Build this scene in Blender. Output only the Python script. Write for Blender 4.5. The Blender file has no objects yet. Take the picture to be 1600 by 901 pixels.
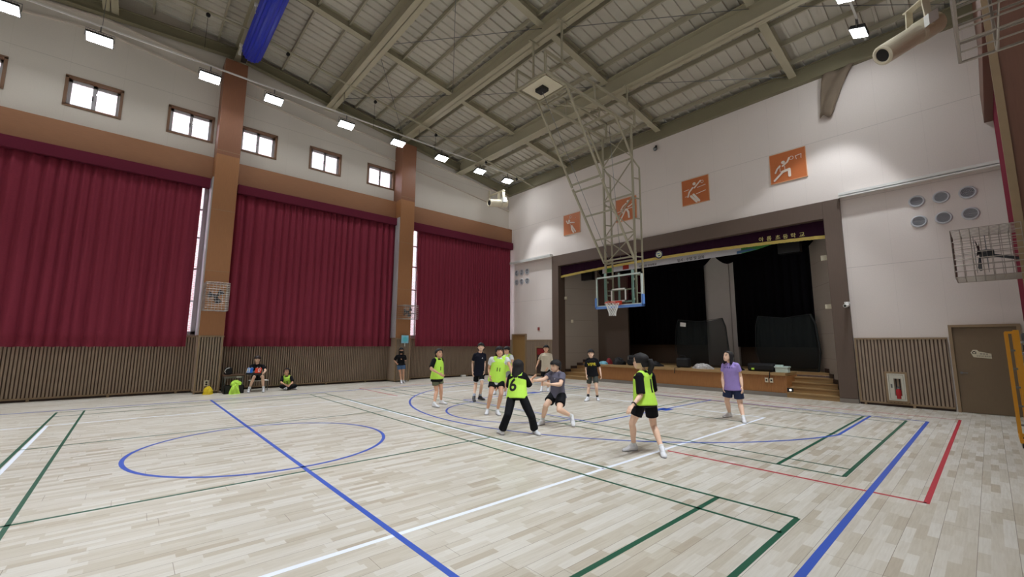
import bpy, bmesh, math, random
from mathutils import Vector, Matrix, Quaternion
from mathutils.bvhtree import BVHTree
random.seed(7)
R = math.radians
col = bpy.context.scene.collection
sc = bpy.context.scene

# ---------------------------------------------------------------- camera
cam_d = bpy.data.cameras.new('camera'); cam = bpy.data.objects.new('camera', cam_d); col.objects.link(cam)
_f = Vector((-0.7398487, 0.66026366, 0.12913482)); _r = Vector((0.66625862, 0.74570784, 0.00438908)); _u = Vector((0.0933989, -0.08928445, 0.99161733))
M = Matrix.Identity(4)
for i in range(3):
    M[i][0] = _r[i]; M[i][1] = _u[i]; M[i][2] = -_f[i]
M[0][3], M[1][3], M[2][3] = 0.0, 0.0, 1.64
cam.matrix_world = M
cam_d.sensor_width = 36; cam_d.lens = 36 * 661.66 / 1600; cam_d.clip_start = 0.05; cam_d.clip_end = 300
sc.camera = cam

# ---------------------------------------------------------------- world, exposure
w = bpy.data.worlds.new('overcast_sky'); sc.world = w; w.use_nodes = True
bg = w.node_tree.nodes['Background']; bg.inputs[0].default_value = (0.80, 0.88, 1.0, 1); bg.inputs[1].default_value = 8.0
sc.view_settings.view_transform = 'Standard'; sc.view_settings.look = 'None'
sc.view_settings.exposure = 0.12; sc.view_settings.gamma = 1.0; sc.view_settings.use_curve_mapping = False
sc.cycles.use_denoising = True
sc.cycles.max_bounces = 8; sc.cycles.diffuse_bounces = 5; sc.cycles.glossy_bounces = 4; sc.cycles.transmission_bounces = 6
sc.cycles.sample_clamp_indirect = 8.0
LAMP_W = 850.0      # watts of each floodlight
LAMP_FILL_W = 8.0   # added fill under each floodlight, lifts ceiling and upper walls
LAMP_EMIT = 40.0

# ---------------------------------------------------------------- helpers
class MB:
    def __init__(s, o=(0, 0, 0)):
        s.v = []; s.f = []; s.o = Vector(o)
    def add(s, vs, fs):
        b = len(s.v); s.v += [tuple(Vector(p) - s.o) for p in vs]; s.f += [tuple(i + b for i in f) for f in fs]; return s
    def box(s, x0, x1, y0, y1, z0, z1):
        vs = [(x, y, z) for z in (z0, z1) for y in (y0, y1) for x in (x0, x1)]
        return s.add(vs, [(0, 2, 3, 1), (4, 5, 7, 6), (0, 1, 5, 4), (2, 6, 7, 3), (0, 4, 6, 2), (1, 3, 7, 5)])
    def obox(s, c, ax, hx, hy, hz):
        c = Vector(c); X, Y, Z = [Vector(a).normalized() for a in ax]
        vs = [c + X * sx * hx + Y * sy * hy + Z * sz * hz for sz in (-1, 1) for sy in (-1, 1) for sx in (-1, 1)]
        return s.add(vs, [(0, 2, 3, 1), (4, 5, 7, 6), (0, 1, 5, 4), (2, 6, 7, 3), (0, 4, 6, 2), (1, 3, 7, 5)])
    def bar(s, p, q, w, h=None, up=(0, 0, 1)):
        p, q = Vector(p), Vector(q); d = (q - p); L = d.length; d.normalize(); h = h or w
        up = Vector(up)
        if abs(d.dot(up)) > 0.98: up = Vector((0, 1, 0))
        X = d.cross(up).normalized(); Z = X.cross(d)
        return s.obox((p + q) / 2, (X, d, Z), w / 2, L / 2, h / 2)
    def tube(s, pts, r, n=8, cap=True, closed=False):
        pts = [Vector(p) for p in pts]; m = len(pts)
        rs = r if isinstance(r, (list, tuple)) else [r] * m
        vs = []; fs = []; ref = None
        for i in range(m):
            if closed: d = pts[(i + 1) % m] - pts[i - 1]
            else: d = pts[min(i + 1, m - 1)] - pts[max(i - 1, 0)]
            if d.length < 1e-9: d = Vector((0, 0, 1))
            d.normalize()
            if ref is None:
                ref = Vector((0, 0, 1)) if abs(d.z) < 0.9 else Vector((1, 0, 0))
            X = (ref - d * ref.dot(d))
            if X.length < 1e-6: X = d.orthogonal()
            X.normalize(); ref = X; Y = d.cross(X)
            for k in range(n):
                a = 2 * math.pi * k / n; vs.append(pts[i] + (X * math.cos(a) + Y * math.sin(a)) * rs[i])
        rng = m if closed else m - 1
        for i in range(rng):
            for k in range(n):
                a = i * n + k; b = i * n + (k + 1) % n; c = ((i + 1) % m) * n + (k + 1) % n; e = ((i + 1) % m) * n + k
                fs.append((a, b, c, e))
        if cap and not closed:
            fs.append(tuple(range(n))[::-1]); fs.append(tuple((m - 1) * n + k for k in range(n)))
        return s.add(vs, fs)
    def cyl(s, p, q, r, n=12, r2=None): return s.tube([p, q], [r, r if r2 is None else r2], n)
    def prism(s, poly, axis, a, b):
        """poly: 2D points; axis: 'x','y','z' extrusion direction from a to b (poly in the other two, in order)."""
        n = len(poly)
        def P(u, v, t): return {'x': (t, u, v), 'y': (u, t, v), 'z': (u, v, t)}[axis]
        vs = [P(u, v, a) for u, v in poly] + [P(u, v, b) for u, v in poly]
        fs = [tuple(range(n))[::-1], tuple(range(n, 2 * n))] + [(i, (i + 1) % n, n + (i + 1) % n, n + i) for i in range(n)]
        return s.add(vs, fs)
    def lathe(s, prof, c=(0, 0, 0), ax=(0, 0, 1), n=20):
        c = Vector(c); d = Vector(ax).normalized(); X = d.orthogonal().normalized(); Y = d.cross(X); vs = []; fs = []
        for r, z in prof:
            for k in range(n):
                a = 2 * math.pi * k / n; vs.append(c + d * z + (X * math.cos(a) + Y * math.sin(a)) * r)
        for i in range(len(prof) - 1):
            for k in range(n): fs.append((i * n + k, i * n + (k + 1) % n, (i + 1) * n + (k + 1) % n, (i + 1) * n + k))
        return s.add(vs, fs)
    def ball(s, c, rx, ry=None, rz=None, n=12, m=8):
        ry = ry or rx; rz = rz or rx; c = Vector(c); vs = [c + Vector((0, 0, -rz))]; fs = []
        for i in range(1, m):
            t = math.pi * i / m - math.pi / 2
            for k in range(n):
                a = 2 * math.pi * k / n; vs.append(c + Vector((rx * math.cos(t) * math.cos(a), ry * math.cos(t) * math.sin(a), rz * math.sin(t))))
        vs.append(c + Vector((0, 0, rz)))
        for k in range(n):
            fs.append((0, 1 + (k + 1) % n, 1 + k)); fs.append((len(vs) - 1, 1 + (m - 2) * n + k, 1 + (m - 2) * n + (k + 1) % n))
        for i in range(m - 2):
            for k in range(n): fs.append((1 + i * n + k, 1 + i * n + (k + 1) % n, 1 + (i + 1) * n + (k + 1) % n, 1 + (i + 1) * n + k))
        return s.add(vs, fs)
    def build(s, name, m, parent=None, smooth=False, bevel=0.0, solid=0.0):
        me = bpy.data.meshes.new(name); me.from_pydata(s.v, [], s.f); me.update()
        if m: me.materials.append(m)
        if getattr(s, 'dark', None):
            me.materials.append(GROOVE_SHADE)
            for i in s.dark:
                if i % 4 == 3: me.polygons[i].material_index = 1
        if smooth:
            for p in me.polygons: p.use_smooth = True
        o = bpy.data.objects.new(name, me); col.objects.link(o)
        if parent: o.parent = parent
        else:
            o.location = s.o
        if bevel:
            b = o.modifiers.new('bevel', 'BEVEL'); b.width = bevel; b.segments = 2; b.limit_method = 'ANGLE'
        if solid:
            b = o.modifiers.new('solid', 'SOLIDIFY'); b.thickness = solid; b.offset = 0
        return o

def tag(o, label=None, cat=None, group=None, kind=None):
    if label: o['label'] = label
    if cat: o['category'] = cat
    if group: o['group'] = group
    if kind: o['kind'] = kind
    return o
def empty(name, loc, label, cat, group=None, rz=0.0):
    o = bpy.data.objects.new(name, None); o.empty_display_size = 0.1; col.objects.link(o); o.location = loc; o.rotation_euler = (0, 0, rz)
    return tag(o, label, cat, group)
def struct(o, label=None):
    o['kind'] = 'structure'
    if label: o['label'] = label
    return o
def copy_tree(o, parent=None):
    c = o.copy(); col.objects.link(c); c.parent = parent
    for ch in list(o.children): copy_tree(ch, c)
    return c
def text_part(name, s, size, m, parent, mat, ext=0.004, align='CENTER'):
    cu = bpy.data.curves.new(name, 'FONT'); cu.body = s; cu.size = size; cu.extrude = ext; cu.align_x = align; cu.align_y = 'CENTER'
    cu.offset = 0.0
    if m: cu.materials.append(m)
    t = bpy.data.objects.new(name + '_tmp', cu); col.objects.link(t); bpy.context.view_layer.update()
    me = bpy.data.meshes.new_from_object(t.evaluated_get(bpy.context.evaluated_depsgraph_get())); bpy.data.objects.remove(t)
    me.materials.clear(); me.materials.append(m)
    o = bpy.data.objects.new(name, me); col.objects.link(o)
    if parent: o.parent = parent
    o.matrix_local = mat
    return o
def frame_mat(loc, X, Y):
    X = Vector(X).normalized(); Y = Vector(Y).normalized(); Z = X.cross(Y); m = Matrix.Identity(4)
    for i in range(3): m[i][0] = X[i]; m[i][1] = Y[i]; m[i][2] = Z[i]; m[i][3] = loc[i]
    return m

# ---------------------------------------------------------------- materials
def srgb(r, g, b):
    f = lambda c: ((c / 255 + 0.055) / 1.055) ** 2.4 if c / 255 > 0.04045 else c / 255 / 12.92
    return (f(r), f(g), f(b), 1)
def mat(name, c, rough=0.6, metal=0.0, noise=0.0, scale=20.0, bump=0.0, spec=0.5, stretch=(1, 1, 1), coat=0.0):
    m = bpy.data.materials.new(name); m.use_nodes = True; nt = m.node_tree; b = nt.nodes['Principled BSDF']
    b.inputs['Base Color'].default_value = c; b.inputs['Roughness'].default_value = rough; b.inputs['Metallic'].default_value = metal
    b.inputs['Specular IOR Level'].default_value = spec
    if coat: b.inputs['Coat Weight'].default_value = coat
    tc = nt.nodes.new('ShaderNodeTexCoord'); mp = nt.nodes.new('ShaderNodeMapping'); mp.inputs['Scale'].default_value = stretch
    nz = nt.nodes.new('ShaderNodeTexNoise'); nz.inputs['Scale'].default_value = scale; nz.inputs['Detail'].default_value = 4
    nt.links.new(tc.outputs['Object'], mp.inputs[0]); nt.links.new(mp.outputs[0], nz.inputs['Vector'])
    mx = nt.nodes.new('ShaderNodeMixRGB'); mx.blend_type = 'MIX'
    k = 1 - noise if noise else 0.97
    mx.inputs[1].default_value = (c[0] * k, c[1] * k, c[2] * k, 1); k2 = 1 + (noise or 0.03)
    mx.inputs[2].default_value = (min(1, c[0] * k2), min(1, c[1] * k2), min(1, c[2] * k2), 1)
    nt.links.new(nz.outputs['Fac'], mx.inputs[0]); nt.links.new(mx.outputs[0], b.inputs['Base Color'])
    if bump:
        bp = nt.nodes.new('ShaderNodeBump'); bp.inputs['Strength'].default_value = bump; bp.inputs['Distance'].default_value = 0.01
        nt.links.new(nz.outputs['Fac'], bp.inputs['Height']); nt.links.new(bp.outputs[0], b.inputs['Normal'])
    return m
def emit_mat(name, c, s):
    m = bpy.data.materials.new(name); m.use_nodes = True; nt = m.node_tree; b = nt.nodes['Principled BSDF']
    b.inputs['Base Color'].default_value = (0.8, 0.8, 0.8, 1); b.inputs['Emission Color'].default_value = c; b.inputs['Emission Strength'].default_value = s
    return m
def glass_mat(name, c=(1, 1, 1, 1), alpha=0.12, rough=0.05):
    m = bpy.data.materials.new(name); m.use_nodes = True; nt = m.node_tree; nt.nodes.clear()
    out = nt.nodes.new('ShaderNodeOutputMaterial'); mx = nt.nodes.new('ShaderNodeMixShader'); t = nt.nodes.new('ShaderNodeBsdfTransparent'); g = nt.nodes.new('ShaderNodeBsdfGlossy')
    t.inputs[0].default_value = c; g.inputs['Roughness'].default_value = rough; g.inputs[0].default_value = (1, 1, 1, 1)
    mx.inputs[0].default_value = alpha
    nt.links.new(t.outputs[0], mx.inputs[1]); nt.links.new(g.outputs[0], mx.inputs[2]); nt.links.new(mx.outputs[0], out.inputs[0])
    return m
def math_node(nt, op, a, b=None):
    n = nt.nodes.new('ShaderNodeMath'); n.operation = op
    for i, x in enumerate((a, b)):
        if x is None: continue
        if isinstance(x, (int, float)): n.inputs[i].default_value = x
        else: nt.links.new(x, n.inputs[i])
    return n.outputs[0]

def floor_material():
    m = bpy.data.materials.new('maple_floor'); m.use_nodes = True; nt = m.node_tree; b = nt.nodes['Principled BSDF']
    tc = nt.nodes.new('ShaderNodeTexCoord'); sp = nt.nodes.new('ShaderNodeSeparateXYZ'); nt.links.new(tc.outputs['Object'], sp.inputs[0])
    W = 0.0745; L = 0.42
    xr = math_node(nt, 'DIVIDE', sp.outputs[0], W); row = math_node(nt, 'FLOOR', xr)
    wn = nt.nodes.new('ShaderNodeTexWhiteNoise'); wn.noise_dimensions = '1D'; nt.links.new(row, wn.inputs['W'])
    yy = math_node(nt, 'ADD', math_node(nt, 'DIVIDE', sp.outputs[1], L), math_node(nt, 'MULTIPLY', wn.outputs['Value'], 17.3)); cl = math_node(nt, 'FLOOR', yy)
    cb = nt.nodes.new('ShaderNodeCombineXYZ'); nt.links.new(row, cb.inputs[0]); nt.links.new(cl, cb.inputs[1])
    w2 = nt.nodes.new('ShaderNodeTexWhiteNoise'); w2.noise_dimensions = '2D'; nt.links.new(cb.outputs[0], w2.inputs['Vector'])
    cr = nt.nodes.new('ShaderNodeValToRGB'); e = cr.color_ramp.elements
    e[0].position = 0.0; e[0].color = srgb(184, 173, 156); e[1].position = 1.0; e[1].color = srgb(217, 213, 205)
    x = cr.color_ramp.elements.new(0.12); x.color = srgb(196, 188, 173)
    x = cr.color_ramp.elements.new(0.6); x.color = srgb(208, 202, 191)
    nt.links.new(w2.outputs['Value'], cr.inputs[0])
    # grain
    mp = nt.nodes.new('ShaderNodeMapping'); mp.inputs['Scale'].default_value = (60, 4, 1); nt.links.new(tc.outputs['Object'], mp.inputs[0])
    nz = nt.nodes.new('ShaderNodeTexNoise'); nz.inputs['Scale'].default_value = 1; nz.inputs['Detail'].default_value = 5; nt.links.new(mp.outputs[0], nz.inputs['Vector'])
    mg = nt.nodes.new('ShaderNodeMixRGB'); mg.blend_type = 'MULTIPLY'; mg.inputs[0].default_value = 0.35
    cg = nt.nodes.new('ShaderNodeValToRGB'); cg.color_ramp.elements[0].color = (0.72, 0.68, 0.62, 1); cg.color_ramp.elements[1].color = (1, 1, 1, 1); cg.color_ramp.elements[0].position = 0.3; cg.color_ramp.elements[1].position = 0.62
    nt.links.new(nz.outputs['Fac'], cg.inputs[0]); nt.links.new(cr.outputs[0], mg.inputs[1]); nt.links.new(cg.outputs[0], mg.inputs[2])
    # board seams every 0.2235 m and random cross seams
    xs = math_node(nt, 'DIVIDE', sp.outputs[0], W * 3); xf = math_node(nt, 'FRACT', xs)
    s1 = math_node(nt, 'LESS_THAN', xf, 0.016)
    brow = math_node(nt, 'FLOOR', xs)
    wn3 = nt.nodes.new('ShaderNodeTexWhiteNoise'); wn3.noise_dimensions = '1D'; nt.links.new(brow, wn3.inputs['W'])
    by = math_node(nt, 'FRACT', math_node(nt, 'ADD', math_node(nt, 'DIVIDE', sp.outputs[1], 2.4), math_node(nt, 'MULTIPLY', wn3.outputs['Value'], 7.7)))
    s2 = math_node(nt, 'LESS_THAN', by, 0.0014)
    sm = math_node(nt, 'MAXIMUM', s1, s2)
    ms = nt.nodes.new('ShaderNodeMixRGB'); nt.links.new(math_node(nt, 'MULTIPLY', sm, 0.75), ms.inputs[0]); nt.links.new(mg.outputs[0], ms.inputs[1]); ms.inputs[2].default_value = srgb(96, 76, 56)
    nt.links.new(ms.outputs[0], b.inputs['Base Color'])
    b.inputs['Roughness'].default_value = 0.34; b.inputs['Specular IOR Level'].default_value = 0.45
    n2 = nt.nodes.new('ShaderNodeTexNoise'); n2.inputs['Scale'].default_value = 3; nt.links.new(tc.outputs['Object'], n2.inputs['Vector'])
    rr = nt.nodes.new('ShaderNodeMapRange'); rr.inputs[3].default_value = 0.28; rr.inputs[4].default_value = 0.42; nt.links.new(n2.outputs['Fac'], rr.inputs[0]); nt.links.new(rr.outputs[0], b.inputs['Roughness'])
    return m

def panel_material(name, c, axis, pw, ph, z0=1.84, groove=0.006, x0=0.0, rough=0.8, gk=0.62):
    """plain wall boards with thin joints; axis: horizontal world axis index"""
    m = bpy.data.materials.new(name); m.use_nodes = True; nt = m.node_tree; b = nt.nodes['Principled BSDF']
    geo = nt.nodes.new('ShaderNodeNewGeometry'); sp = nt.nodes.new('ShaderNodeSeparateXYZ'); nt.links.new(geo.outputs['Position'], sp.inputs[0])
    h = math_node(nt, 'FRACT', math_node(nt, 'DIVIDE', math_node(nt, 'SUBTRACT', sp.outputs[axis], x0), pw)); v = math_node(nt, 'FRACT', math_node(nt, 'DIVIDE', math_node(nt, 'SUBTRACT', sp.outputs[2], z0), ph))
    g = math_node(nt, 'MAXIMUM', math_node(nt, 'MULTIPLY', math_node(nt, 'LESS_THAN', h, groove / pw), 0.4), math_node(nt, 'LESS_THAN', v, groove * 2.2 / ph))
    nz = nt.nodes.new('ShaderNodeTexNoise'); nz.inputs['Scale'].default_value = 40; nz.inputs['Detail'].default_value = 6; nt.links.new(geo.outputs['Position'], nz.inputs['Vector'])
    n3 = nt.nodes.new('ShaderNodeTexNoise'); n3.inputs['Scale'].default_value = 0.6; nt.links.new(geo.outputs['Position'], n3.inputs['Vector'])
    mx = nt.nodes.new('ShaderNodeMixRGB'); mx.inputs[1].default_value = (c[0] * .88, c[1] * .88, c[2] * .88, 1); mx.inputs[2].default_value = (c[0] * 1.1, c[1] * 1.1, c[2] * 1.1, 1)
    nt.links.new(math_node(nt, 'MULTIPLY', math_node(nt, 'ADD', nz.outputs['Fac'], n3.outputs['Fac']), 0.5), mx.inputs[0])
    m2 = nt.nodes.new('ShaderNodeMixRGB'); nt.links.new(math_node(nt, 'MULTIPLY', g, 0.7), m2.inputs[0]); nt.links.new(mx.outputs[0], m2.inputs[1]); m2.inputs[2].default_value = (c[0] * gk, c[1] * gk, c[2] * gk, 1)
    nt.links.new(m2.outputs[0], b.inputs['Base Color']); b.inputs['Roughness'].default_value = rough; b.inputs['Specular IOR Level'].default_value = 0.2
    bp = nt.nodes.new('ShaderNodeBump'); bp.inputs['Strength'].default_value = 0.15; bp.inputs['Distance'].default_value = 0.01; nt.links.new(nz.outputs['Fac'], bp.inputs['Height']); nt.links.new(bp.outputs[0], b.inputs['Normal'])
    return m
def brick_material():
    m = bpy.data.materials.new('outside_brick'); m.use_nodes = True; nt = m.node_tree; b = nt.nodes['Principled BSDF']
    geo = nt.nodes.new('ShaderNodeNewGeometry'); sp = nt.nodes.new('ShaderNodeSeparateXYZ'); cb = nt.nodes.new('ShaderNodeCombineXYZ')
    nt.links.new(geo.outputs['Position'], sp.inputs[0]); nt.links.new(sp.outputs[1], cb.inputs[0]); nt.links.new(sp.outputs[2], cb.inputs[1])
    br = nt.nodes.new('ShaderNodeTexBrick'); br.inputs['Scale'].default_value = 3.0; br.inputs['Color1'].default_value = srgb(235, 205, 205); br.inputs['Color2'].default_value = srgb(225, 170, 172); br.inputs['Mortar'].default_value = srgb(240, 238, 240); br.inputs['Mortar Size'].default_value = 0.04
    nt.links.new(cb.outputs[0], br.inputs['Vector']); nt.links.new(br.outputs[0], b.inputs['Base Color']); b.inputs['Roughness'].default_value = 0.9
    return m

WOOD = mat('teak_veneer', srgb(156, 107, 68), 0.5, noise=0.14, scale=6, stretch=(8, 8, 0.6), bump=0.03)
WOODR = mat('red_brown_veneer', srgb(112, 74, 58), 0.5, noise=0.14, scale=6, stretch=(8, 8, 0.6), bump=0.03)  # same grain settings as WOOD, darker tone
WOODU = mat('warm_brown_veneer', srgb(132, 88, 64), 0.5, noise=0.14, scale=6, stretch=(8, 8, 0.6), bump=0.03)
WOODH = mat('teak_veneer_horizontal', srgb(148, 103, 72), 0.5, noise=0.12, scale=6, stretch=(8, 0.6, 8), bump=0.03)
RIB = mat('ribbed_oak_panel', srgb(156, 138, 120), 0.65, noise=0.12, scale=5, stretch=(6, 6, 0.5))
GROOVE_SHADE = mat('painted_groove_shade', srgb(84, 66, 54), 0.8)  # shade between the ribs, painted into the groove bottoms
RIBG = mat('rail_oak', srgb(148, 126, 98), 0.6, noise=0.1, scale=8)
DOORM = mat('door_brown', srgb(118, 100, 78), 0.55, noise=0.08, scale=12, stretch=(6, 6, 0.6))
DARKF = mat('proscenium_brown', srgb(98, 82, 72), 0.55, noise=0.1, scale=6, stretch=(6, 6, 0.5))
DARKR = mat('reveal_brown', srgb(62, 46, 40), 0.6, noise=0.1, scale=6)
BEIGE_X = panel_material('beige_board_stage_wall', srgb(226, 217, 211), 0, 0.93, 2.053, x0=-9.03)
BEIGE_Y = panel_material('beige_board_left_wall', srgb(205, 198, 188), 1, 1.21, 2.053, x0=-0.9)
PLASTER = mat('plaster_beige', srgb(200, 190, 178), 0.8, noise=0.04, scale=8)
SIDEP = panel_material('stage_side_board', srgb(170, 160, 150), 2, 0.8, 0.8, z0=1.2, groove=0.005, gk=0.5)
FLOORM = floor_material()
STEEL = mat('olive_painted_steel', srgb(176, 170, 146), 0.5, noise=0.06, scale=3)
STEELP = mat('olive_purlin_steel', srgb(168, 162, 142), 0.55, noise=0.08, scale=3)
STEELD = mat('dark_olive_steel', srgb(128, 122, 98), 0.55, noise=0.08, scale=3)
DECK = mat('roof_deck', srgb(198, 194, 182), 0.5, noise=0.1, scale=2.0)
CURT = mat('burgundy_curtain', srgb(134, 50, 68), 0.85, noise=0.12, scale=30, spec=0.15)
PELM = mat('burgundy_pelmet', srgb(100, 36, 54), 0.85, noise=0.08, scale=30, spec=0.1)
PVC = mat('window_frame_grey', srgb(178, 176, 180), 0.45)
WFRAME = mat('window_wood_frame', srgb(120, 88, 64), 0.5)
WHITE = mat('white_paint', srgb(228, 228, 224), 0.4)
IVORY = mat('ivory_plastic', srgb(222, 214, 190), 0.4)
BLACK = mat('black_plastic', srgb(22, 22, 24), 0.5)
GREYM = mat('grey_metal', srgb(120, 122, 124), 0.35, metal=0.7)
WIRE = mat('galvanized_wire', srgb(168, 160, 152), 0.35, metal=0.8)
FRAMEP = mat('hoop_frame_paint', srgb(166, 160, 138), 0.45)
BLUEV = mat('blue_vinyl', srgb(22, 44, 180), 0.4, noise=0.1, scale=6, stretch=(1, 20, 20))
GLASS = glass_mat('clear_glass', (1, 1, 1, 1), 0.08)
LAMPF = emit_mat('led_panel', (0.93, 0.97, 1.0, 1), LAMP_EMIT)
L_BLUE = mat('court_line_blue', srgb(52, 88, 186), 0.4); L_GREEN = mat('court_line_green', srgb(30, 88, 66), 0.4)
L_WHITE = mat('court_line_white', srgb(236, 242, 255), 0.4); L_RED = mat('court_line_red', srgb(186, 40, 58), 0.4)
STAGEB = mat('stage_black_cloth', srgb(16, 14, 17), 0.95, noise=0.2, scale=10, spec=0.05)
STAGEW = mat('stage_floor_oak', srgb(164, 132, 88), 0.55, noise=0.12, scale=6, stretch=(1, 8, 8))
STAGEF = mat('stage_front_cherry', srgb(168, 116, 68), 0.5, noise=0.25, scale=7, stretch=(12, 12, 0.5))
GREYB = mat('grey_stone_base', srgb(128, 120, 112), 0.6)
GOLD = mat('gold_fringe', srgb(205, 182, 96), 0.6, noise=0.2, scale=60)
VALM = mat('dark_purple_velvet', srgb(46, 22, 40), 0.9, noise=0.15, scale=10, spec=0.1)
ORANGE = mat('orange_sign', srgb(192, 108, 58), 0.5, noise=0.06)
PICTO = mat('pictogram_cream', srgb(232, 220, 208), 0.5)

# ================================================================ SETTING
XL, XR, YN, YS = -17.8, 1.0, 15.6, -12.0
fl = struct(MB().box(-18.2, 1.4, -12.3, 15.62, -0.2, 0.0).build('floor', FLOORM), 'pale maple gym floor of long boards')
def line_set(name, m, label, segs, z, arcs=()):
    b = MB()
    for (x0, y0, x1, y1, wd) in segs:
        if abs(x1 - x0) < 1e-6: b.box(x0 - wd / 2, x0 + wd / 2, min(y0, y1), max(y0, y1), 0.0002, z)
        else: b.box(min(x0, x1), max(x0, x1), y0 - wd / 2, y0 + wd / 2, 0.0002, z)
    for (cx, cy, r, a0, a1, wd) in arcs:
        n = 96; vs = []; fs = []
        for i in range(n + 1):
            a = R(a0 + (a1 - a0) * i / n)
            for rr in (r - wd / 2, r + wd / 2): vs.append((cx + rr * math.cos(a), cy + rr * math.sin(a), z))
        fs = [(2 * i, 2 * i + 1, 2 * i + 3, 2 * i + 2) for i in range(n)]
        b.add(vs, fs)
    o = b.build(name, m, fl); o['label'] = label; return o
T = 0.05
line_set('red_court_lines', L_RED, 'red court lines', [(-0.6, 6.36, -0.6, 13.9, T), (-3.5, 6.385, -0.6, 6.385, T), (-15.5, 6.385, -12.52, 6.385, T), (-15.5, 13.9, -0.6, 13.9, T), (-15.5, 6.36, -15.5, 13.9, T), (-10.5, 13.0, -3.5, 13.0, T)], 0.0008)
line_set('white_court_lines', L_WHITE, 'white volleyball court lines', [(-3.57, -7.1, -3.57, 10.93, 0.055), (-12.5, -7.1, -12.5, 10.9, 0.055), (-12.5, 10.9, -3.57, 10.9, 0.055), (-12.5, -1.08, -3.57, -1.08, 0.05), (-12.5, 4.835, -3.57, 4.835, 0.05)], 0.0012)
gs = []
for (ya, yb) in ((-1.14, 4.9), (6.84, 12.88)):
    gs += [(-14.66, ya, -1.38, ya, 0.045), (-14.66, yb, -1.38, yb, 0.045), (-14.66, ya + .46, -1.38, ya + .46, 0.04), (-14.66, yb - .47, -1.38, yb - .47, 0.04),
           (-1.38, ya, -1.38, yb, 0.05), (-14.66, ya, -14.66, yb, 0.05), (-2.12, ya, -2.12, yb, 0.05), (-13.9, ya, -13.9, yb, 0.05), (-6.03, ya, -6.03, yb, 0.04), (-10.0, ya, -10.0, yb, 0.04)]
gs += [(-6.03, 9.93, -1.38, 9.93, 0.04), (-14.66, 9.93, -10.0, 9.93, 0.04)]
line_set('green_court_lines', L_GREEN, 'green badminton court lines', gs, 0.0016)
line_set('blue_court_lines', L_BLUE, 'blue basketball court lines',
         [(-15.04, 1.86, -1.05, 1.86, 0.055), (-1.06, -9.5, -1.06, 13.07, 0.06), (-15.04, -9.5, -15.04, 13.07, 0.06), (-15.04, 13.07, -1.06, 13.07, 0.05),
          (-10.45, 7.43, -5.68, 7.43, 0.05), (-5.7, 7.43, -5.7, 13.07, 0.05), (-10.43, 7.43, -10.43, 13.07, 0.05), (-2.02, 9.86, -2.02, 13.07, 0.05), (-14.08, 9.86, -14.08, 13.07, 0.05),
          (-5.68, 10.1, -5.68, 10.5, 0.3), (-10.45, 10.1, -10.45, 10.5, 0.3)], 0.0020,
         [(-8.05, 1.85, 1.8, 0, 360, 0.055), (-8.05, 7.43, 1.8, 180, 360, 0.05), (-8.05, 11.5, 6.25, 195.2, 344.8, 0.055)])

def wall_with_holes(horiz, a0, a1, z0, z1, holes, t0, t1, top=None):
    """grid of blocks leaving rectangular openings. horiz 'y': wall spans y; t0..t1 in x. top(y) cuts the top."""
    b = MB(); As = sorted({a0, a1, *[h[0] for h in holes], *[h[1] for h in holes]}); Zs = sorted({z0, z1, *[h[2] for h in holes], *[h[3] for h in holes]})
    for i in range(len(As) - 1):
        for j in range(len(Zs) - 1):
            ca, cz = (As[i] + As[i + 1]) / 2, (Zs[j] + Zs[j + 1]) / 2
            if any(h[0] < ca < h[1] and h[2] < cz < h[3] for h in holes): continue
            if horiz == 'y': b.box(t0, t1, As[i], As[i + 1], Zs[j], Zs[j + 1])
            else: b.box(As[i], As[i + 1], t0, t1, Zs[j], Zs[j + 1])
    return b
def zb(y):          # underside of the rafters
    P = [(-12.0, 11.3), (-5.0, 12.25), (-1.5, 12.55), (2.1, 12.33), (15.6, 10.3)]
    for (a, za), (c, zc) in zip(P, P[1:]):
        if y <= c: return za + (zc - za) * (y - a) / (c - a)
    return P[-1][1]

upper_wins = [(-6.98, -5.78), (-4.55, -3.35), (-2.12, -0.92), (0.3, 1.5), (2.36, 3.53), (4.81, 6.0), (7.24, 8.44)]
big_wins = [(-4.9, 1.58), (2.34, 8.46), (9.22, 15.35)]
holes = [(a, b, 8.7, 9.6) for a, b in upper_wins] + [(a, b, 1.9, 7.2) for a, b in big_wins]
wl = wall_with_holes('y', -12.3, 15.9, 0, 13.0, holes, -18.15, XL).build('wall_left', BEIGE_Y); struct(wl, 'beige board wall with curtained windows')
# stage wall with the proscenium opening and the two doors standing in front of it
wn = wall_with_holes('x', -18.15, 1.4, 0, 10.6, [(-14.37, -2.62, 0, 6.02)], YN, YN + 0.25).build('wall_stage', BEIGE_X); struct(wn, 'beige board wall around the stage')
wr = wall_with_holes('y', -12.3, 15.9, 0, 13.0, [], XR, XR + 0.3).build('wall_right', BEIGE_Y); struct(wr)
ws = wall_with_holes('x', -18.15, 1.4, 0, 13.0, [], YS - 0.3, YS).build('wall_back', BEIGE_X); struct(ws)

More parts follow.
